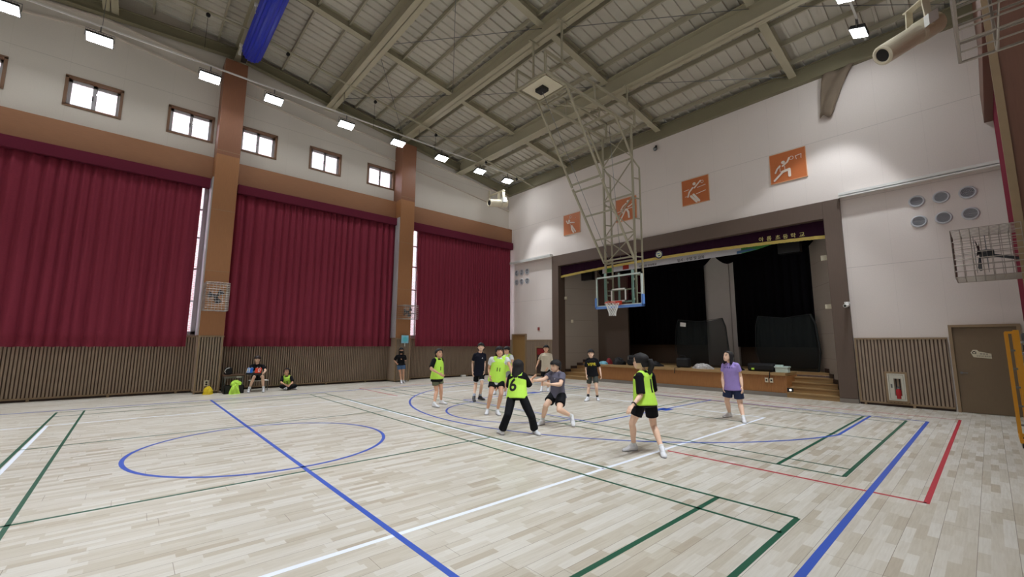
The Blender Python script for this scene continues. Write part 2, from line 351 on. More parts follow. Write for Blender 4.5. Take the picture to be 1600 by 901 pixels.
# ceiling: ribbed deck
b = MB(); ys = [-12.3, -5.0, -1.5, 2.1, 15.9]
xs = []; x = -18.2
while x < 1.5:
    xs += [(x, 0.0), (x + 0.25, 0.0), (x + 0.262, -0.06), (x + 0.298, -0.06), (x + 0.31, 0.0)]; x += 0.32
vs = []; fs = []
for y in ys:
    for (xx, dz) in xs: vs.append((xx, y, zb(y) + 0.34 + dz))
n = len(xs)
for j in range(len(ys) - 1):
    for i in range(n - 1): fs.append((j * n + i, j * n + i + 1, (j + 1) * n + i + 1, (j + 1) * n + i))
b.add(vs, fs)
struct(b.build('ceiling', DECK, solid=0.04), 'ribbed grey metal roof deck')
def ibeam(b, p, q, depth_fn, fw, tf=0.03, tw=0.02):
    """p,q: bottom flange centre points; depth_fn gives the depth"""
    p, q = Vector(p), Vector(q); d = depth_fn
    b.bar(p + Vector((0, 0, tf / 2)), q + Vector((0, 0, tf / 2)), fw, tf)
    b.bar(p + Vector((0, 0, d / 2)), q + Vector((0, 0, d / 2)), tw, d)
    b.bar(p + Vector((0, 0, d - tf / 2)), q + Vector((0, 0, d - tf / 2)), fw, tf)
GIR = [(-8.2, 11.35), (-4.9, 11.75), (-1.4, 12.0), (2.1, 11.93), (5.4, 11.4), (8.72, 11.05), (12.05, 10.42)]
for k, (y, z) in enumerate(GIR):
    b = MB(); ibeam(b, (XL, y, z), (XR, y, z), zb(y) + 0.2 - z, 0.38)
    struct(b.build('ceiling_girder', STEEL), 'olive painted steel girder across the hall')
    if k > 0:
        y0, y1 = GIR[k - 1][0] + 0.19, y - 0.19
        for xx in (-13.25, -8.3, -3.5):
            b = MB(); ibeam(b, (xx, y0, zb(y0)), (xx, y1, zb(y1)), 0.3, 0.22); struct(b.build('ceiling_rafter', STEEL))
for xx in (-13.25, -8.3, -3.5):
    b = MB(); ibeam(b, (xx, 12.24, zb(12.24)), (xx, 15.6, zb(15.6)), 0.3, 0.22); struct(b.build('ceiling_rafter', STEEL))
for y in (-7.2, -6.2, -4.0, -3.0, -0.4, 0.6, 1.4, 3.5, 4.5, 6.45, 7.4, 8.36, 9.4, 10.35, 11.35, 13.1, 14.05, 15.0):
    struct(MB().box(XL, XR, y - 0.028, y + 0.028, zb(y) + 0.14, zb(y) + 0.29).build('ceiling_purlin', STEELP))
b = MB(); ibeam(b, (-17.62, 2.1, 12.05), (-17.62, 15.6, 10.03), 0.38, 0.2); ibeam(b, (-17.62, -12, 11.2), (-17.62, 2.1, 12.05), 0.38, 0.2)
struct(b.build('ceiling_edge_beam', STEELD), 'olive steel beam along the left wall top')
b = MB(); b.box(XL, XR, 15.42, 15.6, 10.04, 10.5); b.box(XL, XR, 15.36, 15.6, 10.5, 10.53)
struct(b.build('ceiling_edge_beam', STEELD), 'olive steel beam along the stage wall top')
# left wall ledges
b = MB(); b.prism([(-12, 9.9), (-1.5, 11.34), (15.6, 9.17), (15.6, 9.23), (-1.5, 11.4), (-12, 9.96)], 'x', XL, XL + 0.07); struct(b.build('trim_1', PLASTER), 'beige sloping ledge on left wall')
b = MB(); b.prism([(-12, 10.7), (-1.5, 11.78), (15.6, 10.0), (15.6, 10.05), (-1.5, 11.83), (-12, 10.75)], 'x', XL, XL + 0.07); struct(b.build('trim_2', PLASTER))

# ribbed wainscots
def ribs(a0, a1, horiz, face, z0, z1, out, pitch=0.0745, depth=0.03):
    """corrugated panel: strip of ribs standing out of plane `face` towards `out` (+1/-1)"""
    b = MB(); prof = []; a = a0
    while a < a1 - 1e-4:
        e = min(a + pitch, a1)
        prof += [(a, 0.0), (a + pitch * .07, depth), (a + pitch * .66, depth), (a + pitch * .73, 0.0)]; a = e
    prof = [(min(p[0], a1), p[1]) for p in prof] + [(a1, 0.0)]
    vs = []
    for z in (z0, z1):
        for (p, d) in prof: vs.append((face + out * d, p, z) if horiz == 'y' else (p, face + out * d, z))
    n = len(prof)
    b.add(vs, [(i, i + 1, n + i + 1, n + i) for i in range(n - 1)])
    b.dark = [i for i in range(n - 1) if i % 4 in (0, 2, 3)]  # groove faces; the bottoms get the painted shade colour
    return b
def wainscot_y(y0, y1, xf, name):
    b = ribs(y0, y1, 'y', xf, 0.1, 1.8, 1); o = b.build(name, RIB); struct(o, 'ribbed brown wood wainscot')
    b = MB().box(xf - 0.05, xf + 0.045, y0, y1, 1.8, 1.845); y = y0 + 0.4
    b.box(xf - 0.02, xf + 0.04, y0, y1, 0.06, 0.105)
    while y < y1: b.box(xf - 0.02, xf + 0.04, y, y + 0.06, 0.0, 0.06); y += 1.6
    b.build(name.replace('trim', 'rail'), RIBG, o); o.children[0].name = 'wainscot_rail'
    MB().box(XL, xf - 0.001, y0, y1, 0.0, 1.82).build('backing_board', DARKR, o)
    return o
wainscot_y(-12, 1.62, -17.74, 'trim_3'); wainscot_y(2.3, 8.5, -17.74, 'trim_4'); wainscot_y(9.18, 15.6, -17.74, 'trim_5')
def wainscot_x(x0, x1, yf, name, feet=1.0):
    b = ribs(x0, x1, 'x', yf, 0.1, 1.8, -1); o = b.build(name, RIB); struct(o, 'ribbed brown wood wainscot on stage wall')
    b = MB().box(x0, x1, yf - 0.045, yf + 0.02, 1.8, 1.845); b.box(x0, x1, yf - 0.04, yf + 0.02, 0.06, 0.105); x = x0 + 0.1
    while x < x1: b.box(x, x + 0.05, yf - 0.04, yf + 0.02, 0.0, 0.06); x += feet
    b.box(x0, x0 + 0.04, yf - 0.044, yf - .001, 0.106, 1.799)
    r = b.build('wainscot_rail', RIBG, o)
    MB().box(x0, x1, yf + 0.001, yf + 0.02, 0.0, 1.82).build('backing_board', DARKR, o)
    return o
wainscot_x(-17.7, -17.36, 15.57, 'trim_6'); wainscot_x(-16.28, -14.38, 15.57, 'trim_7'); wainscot_x(-2.6, -0.72, 15.57, 'trim_8')

# pilasters of the left wall
def pilaster(y0, y1, zt, name, x0=XL, x1=-17.02):
    o = struct(MB().box(x0, x1, y0, y1, 1.86, 8.07).build(name, WOOD, bevel=0.006), 'tall teak veneered pilaster')
    MB().box(x0, x1, y0, y1, 8.07, zt).build('upper_section', WOODU, o, bevel=0.006)  # upper section in a darker wood tone than the lower one
    b = MB()
    for z in (4.0, 6.1, 8.2): b.box(x1 - 0.002, x1 + 0.002, y0, y1, z, z + 0.012)
    b.build('veneer_joint', RIBG, o)
    MB().box(x0, x1 - .04, y0 - .035, y0 + .002, 1.87, 7.23).build('window_reveal', PVC, o)
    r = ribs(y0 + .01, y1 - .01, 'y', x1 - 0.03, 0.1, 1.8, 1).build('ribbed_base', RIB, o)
    MB().box(x0, x1 - 0.03, y0, y1, 0.04, 1.84).build('base_core', RIB, o)
    b = MB().box(x0, x1 + 0.03, y0 - 0.02, y1 + 0.02, 1.82, 1.86).box(x0, x1 + 0.015, y0 - 0.01, y1 + 0.01, 0.06, 0.1)
    b.box(x1 - 0.03, x1 + 0.01, y0 + .001, y0 + 0.04, 0, 1.819).box(x1 - 0.03, x1 + 0.01, y1 - 0.04, y1 - .001, 0, 1.819); b.build('base_rail', RIBG, o)
    return o
pilaster(1.62, 2.3, 11.6, 'wall_left_pilaster'); pilaster(8.5, 9.18, 10.75, 'wall_left_pilaster')
# wooden lintel beams over the curtains
for i, (y0, y1) in enumerate(((-12, 1.62), (2.3, 8.5), (9.18, 15.6))):
    struct(MB().box(XL, -17.5, y0, y1, 7.24, 8.06).build('wall_left_lintel', WOODH, bevel=0.01), 'teak veneered band above the curtain')
# high windows
for i, (a, b_) in enumerate(upper_wins):
    fr = MB()
    for (ya, yb, za, zc) in ((a - .05, b_ + .05, 9.56, 9.64), (a - .05, b_ + .05, 8.66, 8.72), (a - .05, a + .02, 8.7, 9.6), (b_ - .02, b_ + .05, 8.7, 9.6)): fr.box(XL - 0.16, XL + 0.03, ya, yb, za, zc)
    wo = struct(fr.build('window_%d' % (i + 1), WFRAME), 'small high two-sash window')
    m_ = MB(); mid = (a + b_) / 2
    for (ya, yb, dx) in ((a + .02, mid + .03, 0.0), (mid - .03, b_ - .02, -0.04)):
        for (p, q, r_, s_) in ((ya, yb, 8.72, 8.79), (ya, yb, 9.47, 9.56), (ya, ya + .08, 8.72, 9.56), (yb - .08, yb, 8.72, 9.56)): m_.box(XL - 0.14 + dx, XL - 0.09 + dx, p, q, r_, s_)
    m_.build('window_sash', PVC, wo)
    MB().box(XL - 0.125, XL - 0.12, a + .05, b_ - .05, 8.75, 9.5).build('window_pane', GLASS, wo)
    MB().box(XL - 0.085, XL - 0.06, mid - .05, mid - .02, 9.05, 9.2).build('window_latch', BLACK, wo)
for i, (a, b_) in enumerate(big_wins):
    fr = MB()
    for (ya, yb, za, zc) in ((a, b_, 7.1, 7.2), (a, b_, 1.9, 2.0), (a, a + .1, 1.9, 7.2), (b_ - .12, b_, 1.9, 7.2)): fr.box(XL - 0.2, XL + 0.02, ya, yb, za, zc)
    y = a + 0.62
    while y < b_ - 0.3: fr.box(XL - 0.16, XL - 0.08, y, y + .05, 2.0, 7.1); y += 1.05
    for z in (3.0, 4.1, 5.2, 6.2): fr.box(XL - 0.16, XL - 0.08, a, b_, z, z + .05)
    wo = struct(fr.build('window_%d' % (i + 8), PVC), 'tall window behind the burgundy curtain')
    MB().box(XL - 0.125, XL - 0.12, a + .05, b_ - .05, 1.95, 7.15).build('window_pane', GLASS, wo)
ob = MB().box(-24.0, -23.6, -22, 26, 0, 14).build('brick_building', brick_material()); tag(ob, 'pale brick building seen blurred through the high windows', 'building')
struct(MB().box(-40, -18.2, -30, 34, -0.3, -0.05).build('ground', mat('outside_paving', srgb(150, 148, 144), 0.9)))

# curtains
def curtain(y0, y1, z0, z1, seed, label, period=0.27, amp=0.14, xf=-17.42, gather=1.0):
    rnd = random.Random(seed); o = empty('curtain', (xf, (y0 + y1) / 2, z0), label, 'curtain', 'burgundy curtains'); O = Vector(o.location)
    n = int((y1 - y0) / 0.02); rows = 14; vs = []; fs = []
    ph = [rnd.uniform(0, 6.28) for _ in range(6)]
    for j in range(rows + 1):
        t = j / rows; z = z1 + (z0 - z1) * t
        for i in range(n + 1):
            y = y0 + (y1 - y0) * i / n
            u = y + 0.10 * math.sin(1.3 * y + ph[0]) + 0.05 * math.sin(3.1 * y + ph[1])
            d = amp * (abs(math.sin(3.1416 * u / period)) - .6) * (0.75 + 0.25 * math.sin(0.9 * y + ph[2])) * (0.7 + 0.4 * t)
            d += 0.3 * amp * math.sin(6.283 * u / (period * 2.3) + ph[3] + 1.2 * t) * t
            d += 0.12 * amp * math.sin(6.283 * u / (period * .5) + ph[4]) * (1 - t)
            vs.append((xf + d, y + 0.03 * t * math.sin(2 * y + ph[5]), z + (0.006 * math.sin(6.283 * u / period) if j == rows else 0)))
    for j in range(rows):
        for i in range(n): a = j * (n + 1) + i; fs.append((a, a + n + 1, a + n + 2, a + 1))
    MB(O).add(vs, fs).build('drape', CURT, o, smooth=True, solid=0.012)
    return o, O
c1, O1 = curtain(-9.0, 1.36, 1.5, 6.95, 1, 'burgundy pleated curtain left of the wider first pilaster')
MB(O1).box(-17.5, -17.28, -9.0, 1.56, 6.88, 7.22).build('pelmet', PELM, c1, bevel=0.01)
c2, O2 = curtain(2.33, 8.48, 1.5, 6.95, 2, 'burgundy pleated curtain between the two wooden pilasters')
MB(O2).box(-17.5, -17.28, 2.36, 8.49, 6.9, 7.22).build('pelmet', PELM, c2, bevel=0.01)
c3, O3 = curtain(9.62, 15.42, 1.5, 6.95, 3, 'finely pleated burgundy curtain next to the stage wall corner', period=0.18, amp=0.09)
MB(O3).box(-17.5, -17.28, 9.2, 15.5, 6.85, 7.22).build('pelmet', PELM, c3, bevel=0.01)

# right wall: lintel, pilasters, curtain
struct(MB().box(0.42, XR, 9.2, 15.6, 7.22, 8.0).build('wall_right_lintel', WOODR, bevel=0.01), 'teak veneered band on right wall')
for (y0, y1) in ((8.5, 9.2), (1.62, 2.3)):
    o = struct(MB().box(0.41, XR, y0, y1, 0.0, 11.5).build('wall_right_pilaster', WOODR), 'teak pilaster at the right')
    MB().box(0.36, 0.44, y0 - 0.03, y0 + 0.05, 0.0, 11.5).build('edge_strip', RIBG, o)
struct(MB().box(0.5, XR, 9.2, 15.6, 8.0, 10.2).build('wall_right_panel', WOODR), 'teak panelling above the right lintel')
o4 = empty('curtain', (0.62, 12.4, 1.9), 'burgundy curtain hanging beside the steel door at right edge', 'curtain', 'burgundy curtains'); O4 = Vector((0.62, 12.4, 1.9))
vs = []; fs = []; n = 260
for j, z in enumerate((7.2, 4.5, 2.2)):
    for i in range(n + 1):
        y = 9.3 + 6.2 * i / n; vs.append((0.62 + 0.05 * math.sin(6.283 * y / 0.24 + 0.4 * math.sin(y)), y, z))
for j in range(2):
    for i in range(n): a = j * (n + 1) + i; fs.append((a, a + 1, a + n + 2, a + n + 1))
MB(O4).add(vs, fs).build('drape', CURT, o4, smooth=True, solid=0.012)

# ================================================================ STAGE
FR = (-14.37, -13.94, -3.05, -2.62)
b = MB(); b.box(FR[0], FR[1], 15.5, 16.0, 0.12, 6.02); b.box(FR[2], FR[3], 15.5, 16.0, 0.12, 6.02); b.box(FR[1], FR[2], 15.5, 16.0, 5.48, 6.02)
pf = struct(b.build('wall_stage_frame', DARKF, bevel=0.01), 'wide brown frame around the stage opening')
b = MB().box(FR[0], FR[1], 15.49, 15.9, 0, 0.12).box(FR[2], FR[3], 15.49, 15.9, 0, 0.12); b.build('frame_plinth', GREYB, pf)
SX0, SX1 = -12.2, -4.42
st = struct(MB().box(SX0 + .06, SX1 - .06, 15.69, 17.2, 0.0, 0.65).box(-18, 1.0, 17.2, 24, 0.0, 0.65).build('stage', DARKR), 'raised stage platform')
_sf = ribs(SX0, SX1, 'x', 15.655, 0.125, 0.66, -1, pitch=0.05, depth=0.010); _sf.dark = []; _sf.build('stage_front', STAGEF, st)
bb = MB(); bb.box(SX1 - .04, SX1, 15.66, 16.79, 0.125, 0.655).box(SX0, SX0 + .04, 15.66, 16.79, 0.125, 0.655); bb.build('stage_cheek', STAGEF, st)
MB().box(SX0, SX1, 15.58, 16.8, 0.66, 0.75).box(-15, -2.4, 16.8, 24, 0.66, 0.75).build('stage_floor', STAGEW, st, bevel=0.008)
MB().box(SX0, SX1, 15.6, 15.68, 0.0, 0.12).build('stage_plinth', GREYB, st)
for (x0, x1, nm) in ((SX1 + .002, -2.75, 'a'), (-14.2, SX0 - .002, 'b')):
    b = MB()
    for k in range(4):
        yk = 15.6 + 0.3 * k
        def outer(y): return (-3.06 - max(0, y - 15.95) * .557 - .012) if nm == 'a' else (-13.93 + max(0, y - 15.95) * .491 + .012)
        for (ya, za, zc) in ((yk, .15 * k, .15 * (k + 1) - .03), (yk - .025, .15 * (k + 1) - .03, .15 * (k + 1))):
            i_ = x0 if nm == 'a' else x1
            ps = [(i_, ya), (outer(ya), ya)] + ([(outer(15.95), 15.95)] if ya < 15.95 else []) + [(outer(16.8), 16.8), (i_, 16.8)]
            b.prism(ps if nm == 'a' else ps[::-1], 'z', za, zc)
    o = b.build('stage_steps', STAGEW); tag(o, 'wooden stage steps beside the white box' if nm == 'a' else 'wooden stage steps near the fire cabinet niche', 'steps', 'stage steps')
# splayed side walls of the stage mouth
for (p, q, nm) in (((-13.96, 15.95), (-13.15, 17.6), 'left'), ((-3.03, 15.95), (-3.95, 17.6), 'right')):
    d = Vector((q[0] - p[0], q[1] - p[1], 0)); mid = Vector(((p[0] + q[0]) / 2, (p[1] + q[1]) / 2, 3.1)); s = -1 if nm == 'left' else 1
    nrm = Vector((d.y, -d.x, 0)).normalized() * s
    o = MB().obox(mid + nrm * 0.06, (d, nrm, (0, 0, 1)), d.length / 2, 0.06, 2.5 + 0.6).build('wall_stage_splay', SIDEP); struct(o, 'greyish boarded splayed wall beside stage steps')
    bb = MB()       # stepped dark skirting following the treads
    for k in range(5):
        yk0 = 15.62 + 0.3 * k; t0 = (yk0 - p[1]) / (q[1] - p[1]); t1 = (yk0 + 0.3 - p[1]) / (q[1] - p[1])
        if t1 < 0: continue
        t0 = max(t0, 0); a = Vector((p[0] + d.x * t0, p[1] + d.y * t0, 0)); c = Vector((p[0] + d.x * t1, p[1] + d.y * t1, 0)); zt = 0.15 * (k + 1) + 0.13
        bb.obox((a + c) / 2 - nrm * 0.012 + Vector((0, 0, zt / 2)), (d, nrm, (0, 0, 1)), (c - a).length / 2, 0.012, zt / 2)
    bb.build('stepped_skirting', DARKR, o)
# interior of the stage
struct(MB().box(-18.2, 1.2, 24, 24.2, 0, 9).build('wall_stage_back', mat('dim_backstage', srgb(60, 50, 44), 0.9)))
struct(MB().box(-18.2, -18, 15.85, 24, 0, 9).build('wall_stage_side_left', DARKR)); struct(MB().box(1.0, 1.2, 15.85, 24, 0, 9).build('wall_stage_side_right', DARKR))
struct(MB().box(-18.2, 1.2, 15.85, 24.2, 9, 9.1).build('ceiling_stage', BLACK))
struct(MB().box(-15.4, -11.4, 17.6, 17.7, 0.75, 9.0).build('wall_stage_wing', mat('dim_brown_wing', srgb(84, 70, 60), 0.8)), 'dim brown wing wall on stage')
def sheet(name, x0, x1, y, z0, z1, m, seed, label, cat, per=0.3, amp=0.05, group=None):
    rnd = random.Random(seed); n = int((x1 - x0) / 0.04); vs = []; fs = []; p = rnd.uniform(0, 6)
    O = Vector(((x0 + x1) / 2, y, z0))
    for z in (z1, z0):
        for i in range(n + 1):
            x = x0 + (x1 - x0) * i / n; vs.append((x, y + amp * math.sin(6.283 * x / per + p) + amp * .6 * math.sin(6.283 * x / per / 2.7 + p), z))
    for i in range(n): fs.append((i, i + 1, n + 2 + i, n + 1 + i))
    o = MB(O).add(vs, fs).build(name, m, None, smooth=True, solid=0.01); return tag(o, label, cat, group)
sheet('stage_curtain', -12.4, -8.25, 18.9, 1.62, 8.9, STAGEB, 1, 'black stage backdrop left of the grey column', 'curtain', group='black stage curtains')
sheet('stage_curtain', -7.0, -3.7, 18.9, 1.55, 8.9, STAGEB, 2, 'black stage backdrop right of the grey column', 'curtain', group='black stage curtains')
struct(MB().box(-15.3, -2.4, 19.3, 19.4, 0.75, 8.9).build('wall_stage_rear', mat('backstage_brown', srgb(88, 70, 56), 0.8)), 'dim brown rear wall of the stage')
GREYC = mat('grey_column', srgb(205, 200, 196), 0.8, noise=0.05, scale=4)
b = MB().box(-8.3, -7.24, 19.0, 19.29, 0.75, 8.9).box(-7.2, -7.0, 18.95, 19.15, 0.75, 8.9); struct(b.build('wall_stage_column', GREYC, bevel=0.02), 'tall grey column at the back of the stage')
# valance with gold fringe
def vz(x):   # lower edge of the valance
    t = (x - FR[1]) / (FR[2] - FR[1]); return 4.90 + 0.16 * math.sin(math.pi * t) ** 0.8 if 0 < t < 1 else 4.90
va = empty('stage_valance', (-8.5, 15.72, 4.9), 'dark purple velvet valance with gold fringe across stage top', 'valance'); VO = va.location.copy()
n = 220; vs = []; fs = []; vs2 = []
for i in range(n + 1):
    x = FR[1] + (FR[2] - FR[1]) * i / n; yy = 15.72 + 0.012 * math.sin(i * 0.9)
    vs += [(x, yy, 5.5), (x, yy, vz(x) + .1)]; vs2 += [(x, yy - 0.01, vz(x) + .1), (x, yy - 0.01 + 0.006 * (i % 2), vz(x) - 0.005 * (i % 2))]
fs = [(2 * i, 2 * i + 1, 2 * i + 3, 2 * i + 2) for i in range(n)]
MB(VO).add(vs, fs).build('velvet', VALM, va, solid=0.015); MB(VO).add(vs2, fs).build('gold_fringe', GOLD, va, solid=0.02)
GOLDT = mat('gold_lettering', srgb(228, 214, 140), 0.5)
NAME = '\uc544\ub984\ucd08\ub4f1\ud559\uad50'
for k, (ch, px) in enumerate(zip(NAME, (-4.86, -4.62, -4.36, -4.14, -3.92, -3.68))):
    t = text_part('lettering', ch, 0.17, GOLDT, va, frame_mat(Vector((px, 15.695, vz(px) + 0.19)) - VO, (1, 0, 0), (0, 0, 1)))
EMW = mat('emblem_cream', srgb(228, 232, 205), 0.5); EMN = mat('emblem_navy', srgb(28, 34, 80), 0.5); EMB = mat('emblem_blue', srgb(52, 120, 170), 0.5); EMG = mat('emblem_green', srgb(58, 120, 62), 0.5)
em = MB(VO); ex, ez, ey = -8.62, 5.26, 15.69
em.lathe([(0.001, 0.0), (0.17, 0.0), (0.17, 0.01), (0.001, 0.012)], (ex, ey + .005, ez), (0, -1, 0), 28); emb = em.build('emblem', EMN, va)
MB(VO).lathe([(0.001, 0.0), (0.125, 0.0), (0.125, 0.005), (0.001, 0.006)], (ex, ey - .008, ez), (0, -1, 0), 28).build('emblem_disc', EMW, emb)
MB(VO).prism([(ex - .11, ez + .02), (ex - .03, ez + .055), (ex + .07, ez + .05), (ex + .02, ez + .02), (ex - .05, ez + .005)], 'y', ey - .02, ey - .012).build('emblem_wave', EMB, emb)
MB(VO).prism([(ex - .06, ez - .07), (ex, ez - .03), (ex + .09, ez - .02), (ex + .07, ez - .06), (ex, ez - .085)], 'y', ey - .02, ey - .012).build('emblem_leaf', EMG, emb)
for a in (40, 65, 90, 115, 140): MB(VO).ball((ex + .15 * math.cos(R(a)), ey - .012, ez + .15 * math.sin(R(a))), .012, .006, .012, 8, 6).build('emblem_dot', EMW, emb)
# banner behind the valance
bn = empty('banner', (-8.5, 15.95, 4.7), 'long white printed banner hanging just behind the gold fringe', 'banner'); BO = bn.location.copy()
BANW = mat('banner_white', srgb(205, 205, 212), 0.7); BANG = mat('banner_green', srgb(70, 140, 70), 0.7); BANR = mat('banner_red', srgb(170, 50, 40), 0.7); BANT = mat('banner_print', srgb(30, 30, 34), 0.7); BANB = mat('banner_blue', srgb(70, 110, 150), 0.7)
MB(BO).box(-11.6, -5.6, 15.94, 15.96, 4.86, 5.4).build('cloth', BANW, bn)
MB(BO).prism([(-5.6, 4.86), (-5.1, 4.92), (-4.45, 5.06), (-4.45, 5.4), (-5.6, 5.4)], 'y', 15.94, 15.96).build('green_end', BANG, bn)
MB(BO).prism([(-5.75, 4.865), (-5.1, 4.925), (-5.3, 4.99), (-5.75, 4.96)], 'y', 15.93, 15.94).build('blue_swoosh', BANB, bn)
MB(BO).box(-11.4, -11.0, 15.93, 15.94, 4.87, 5.1).build('green_mark', BANG, bn); MB(BO).box(-10.5, -10.2, 15.93, 15.94, 4.9, 5.2).build('red_mark', BANR, bn)
text_part('banner_print', '\uc77c\uc2dc : \uc218\uc5c5 \ubc0f \uad50\uc721', 0.14, BANT, bn, frame_mat(Vector((-7.45, 15.935, 4.935)) - BO, (1, 0, 0), (0, 0, 1)))
text_part('banner_print', '\uc544\ub984\ub2e4\uc6b4 \uc6b0\ub9ac\ud559\uad50', 0.11, BANT, bn, frame_mat(Vector((-9.3, 15.935, 4.92)) - BO, (1, 0, 0), (0, 0, 1)))
# black swags and black speaker box behind the valance
b = MB()
for y, z in ((16.75, 5.44), (16.36, 5.11)):
    b.box(-13.2, -3.7, y - .03, y + .03, z, z + .05)
    for x in (-12, -8.5, -5): b.cyl((x, y, z), (x, y, 9.0), .012, 6)
struct(b.build('ceiling_stage_batten', BLACK))
b = MB(); xs0 = -12.6
SW = []
sw = MB()
for k in range(8):
    x0 = -12.4 + k * 1.1; vs = []; fs = []; n = 16; m_ = 5
    for j in range(m_ + 1):
        for i in range(n + 1):
            t = i / n; zz = 5.425 - (0.73 * j / m_) * (0.45 + 0.55 * math.sin(math.pi * t)); vs.append((x0 + 1.08 * t, 16.75 + 0.05 * math.sin(j * 2.2), zz))
    for j in range(m_):
        for i in range(n): a = j * (n + 1) + i; fs.append((a, a + 1, a + n + 2, a + n + 1))
    o = MB(Vector((x0 + .5, 16.75, 4.7))).add(vs, fs).build('stage_swag', STAGEB, None, smooth=True, solid=0.02)
    tag(o, 'black draped swag in the dark behind the banner, %s counted from the hoop side' % ('first', 'second', 'third', 'fourth', 'fifth', 'sixth', 'seventh', 'eighth')[k], 'swag', 'black stage swags')
for (x, y) in ((-12.75, 16.35), (-4.2, 16.35)):
    o = MB(Vector((x, y, 4.75))).box(x - .35, x + .3, y - .1, y + .15, 4.72, 5.12).build('stage_speaker', BLACK, None, bevel=0.01); tag(o, 'dark box speaker under the valance, at its %s end' % ('emblem' if x < -9 else 'lettered'), 'speaker')
# ================================================================ WALL FITTINGS
# white shelf rails on the stage wall
for k, (x0, x1) in enumerate(((-17.78, -14.38), (-2.61, 0.99))):
    o = MB(Vector(((x0 + x1) / 2, 15.5, 6.06))).box(x0, x1, 15.38, 15.6, 6.04, 6.14).box(x0, x1, 15.38, 15.41, 6.0, 6.06).build('wall_rail', WHITE)
    tag(o, 'long white ledge rail above the %s air diffusers' % ('small distant' if k == 0 else 'large near'), 'rail', 'white ledge rails')
# pictogram signs
def sign(xc, n, label):
    o = empty('sport_sign', (xc, 15.58, 6.97), label, 'sign', 'orange sport pictogram signs'); O = o.location.copy()
    MB(O).box(xc - .51, xc + .51, 15.565, 15.6, 6.97, 7.96).build('panel', ORANGE, o)
    b = MB(O); Y0 = 15.56
    def P(u, v): return (xc - .5 + u, Y0, 7.96 - v)
    def limb(pts, wd):
        for (a, c) in zip(pts, pts[1:]): b.bar(P(*a), P(*c), wd, 0.012, up=(0, 1, 0)) if False else seg(P(*a), P(*c), wd)
        for a in pts:
            lay[0] += .0006; b.lathe([(0.001, 0), (wd / 2, 0), (wd / 2, 0.01 + lay[0]), (0.001, 0.01 + lay[0])], P(*a), (0, -1, 0), 10)
    lay = [0.0]
    def seg(p, q, wd):
        lay[0] += .0006; p, q = Vector(p) + Vector((0, -lay[0], 0)), Vector(q) + Vector((0, -lay[0], 0)); d = (q - p).normalized(); nrm = Vector((d.z, 0, -d.x)) * wd / 2; y = Vector((0, -0.01, 0))
        b.add([p + nrm, p - nrm, q - nrm, q + nrm, p + nrm + y, p - nrm + y, q - nrm + y, q + nrm + y], [(0, 3, 2, 1), (4, 5, 6, 7), (0, 1, 5, 4), (1, 2, 6, 5), (2, 3, 7, 6), (3, 0, 4, 7)])
    def head(u, v, r): b.lathe([(0.001, 0), (r, 0), (r, 0.01), (0.001, 0.01)], P(u, v), (0, -1, 0), 16)
    def ring(u, v, r): b.tube([(xc - .5 + u + r * math.cos(R(a)), Y0, 7.96 - v + r * math.sin(R(a))) for a in range(0, 360, 24)], 0.009, 5, closed=True)
    if n == 0:   # racket
        head(.35, .33, .065); limb([(.18, .30), (.26, .44), (.34, .42)], .06); limb([(.42, .42), (.68, .47)], .05); limb([(.50, .62), (.52, .78), (.62, .94)], .085); limb([(.52, .60), (.66, .80), (.74, .92)], .07); ring(.42, .14, .06); limb([(.36, .22), (.34, .28)], .012); limb([(.74, .22), (.75, .26)], .02); limb([(.40, .46), (.48, .60)], .012)
    if n == 1:   # runner with band
        head(.62, .17, .06); limb([(.52, .24), (.36, .34), (.26, .48)], .05); limb([(.62, .42), (.78, .36), (.84, .32)], .05); limb([(.50, .50), (.40, .68), (.22, .95)], .06); limb([(.56, .52), (.64, .66), (.66, .88)], .09); limb([(.10, .56), (.30, .54)], .025); limb([(.62, .50), (.92, .48)], .025); limb([(.36, .5), (.36, .64)], .05); ring(.88, .22, .06)
    if n == 2:   # volleyball
        head(.48, .22, .06); limb([(.48, .38), (.72, .16)], .05); limb([(.42, .36), (.28, .50), (.22, .68)], .055); limb([(.34, .68), (.54, 1.0 - .07)], .085); limb([(.44, .64), (.64, .92)], .085); limb([(.08, .42), (.26, .40)], .02); limb([(.60, .40), (.90, .36)], .02); limb([(.12, .66), (.22, .66)], .02); limb([(.55, .64), (.90, .58)], .02); ring(.78, .21, .05)
    if n == 3:   # basketball
        head(.38, .34, .055); limb([(.56, .24), (.50, .36), (.36, .46)], .05); limb([(.28, .44), (.20, .52), (.14, .64)], .05); limb([(.34, .66), (.54, .62), (.54, .84)], .08); limb([(.34, .68), (.10, .90)], .06); limb([(.28, .46), (.28, .64)], .014); limb([(.42, .48), (.42, .6)], .014); ring(.62, .26, .055); limb([(.74, .24), (.76, .34)], .018); limb([(.74, .24), (.90, .22), (.89, .34)], .018)
    b.build('pictogram', PICTO, o)
    e = MB(O)
    for (x0, x1, z0, z1) in ((xc - .52, xc + .52, 6.96, 6.975), (xc - .52, xc + .52, 7.955, 7.97), (xc - .52, xc - .505, 6.96, 7.97), (xc + .505, xc + .52, 6.96, 7.97)): e.box(x0, x1, 15.56, 15.6, z0, z1)
    e.build('sign_edge', mat('sign_edge', srgb(220, 170, 130), 0.5), o)
sign(-13.08, 0, 'orange square sign with a white racket player pictogram'); sign(-10.02, 1, 'orange square sign with white running player, seen behind the hoop mast')
sign(-6.96, 2, 'orange square sign with white volleyball player pictogram'); sign(-3.88, 3, 'orange square sign with white basketball shooter pictogram')
sign(-16.15, 0, 'orange square sign tucked by the corner') if False else None
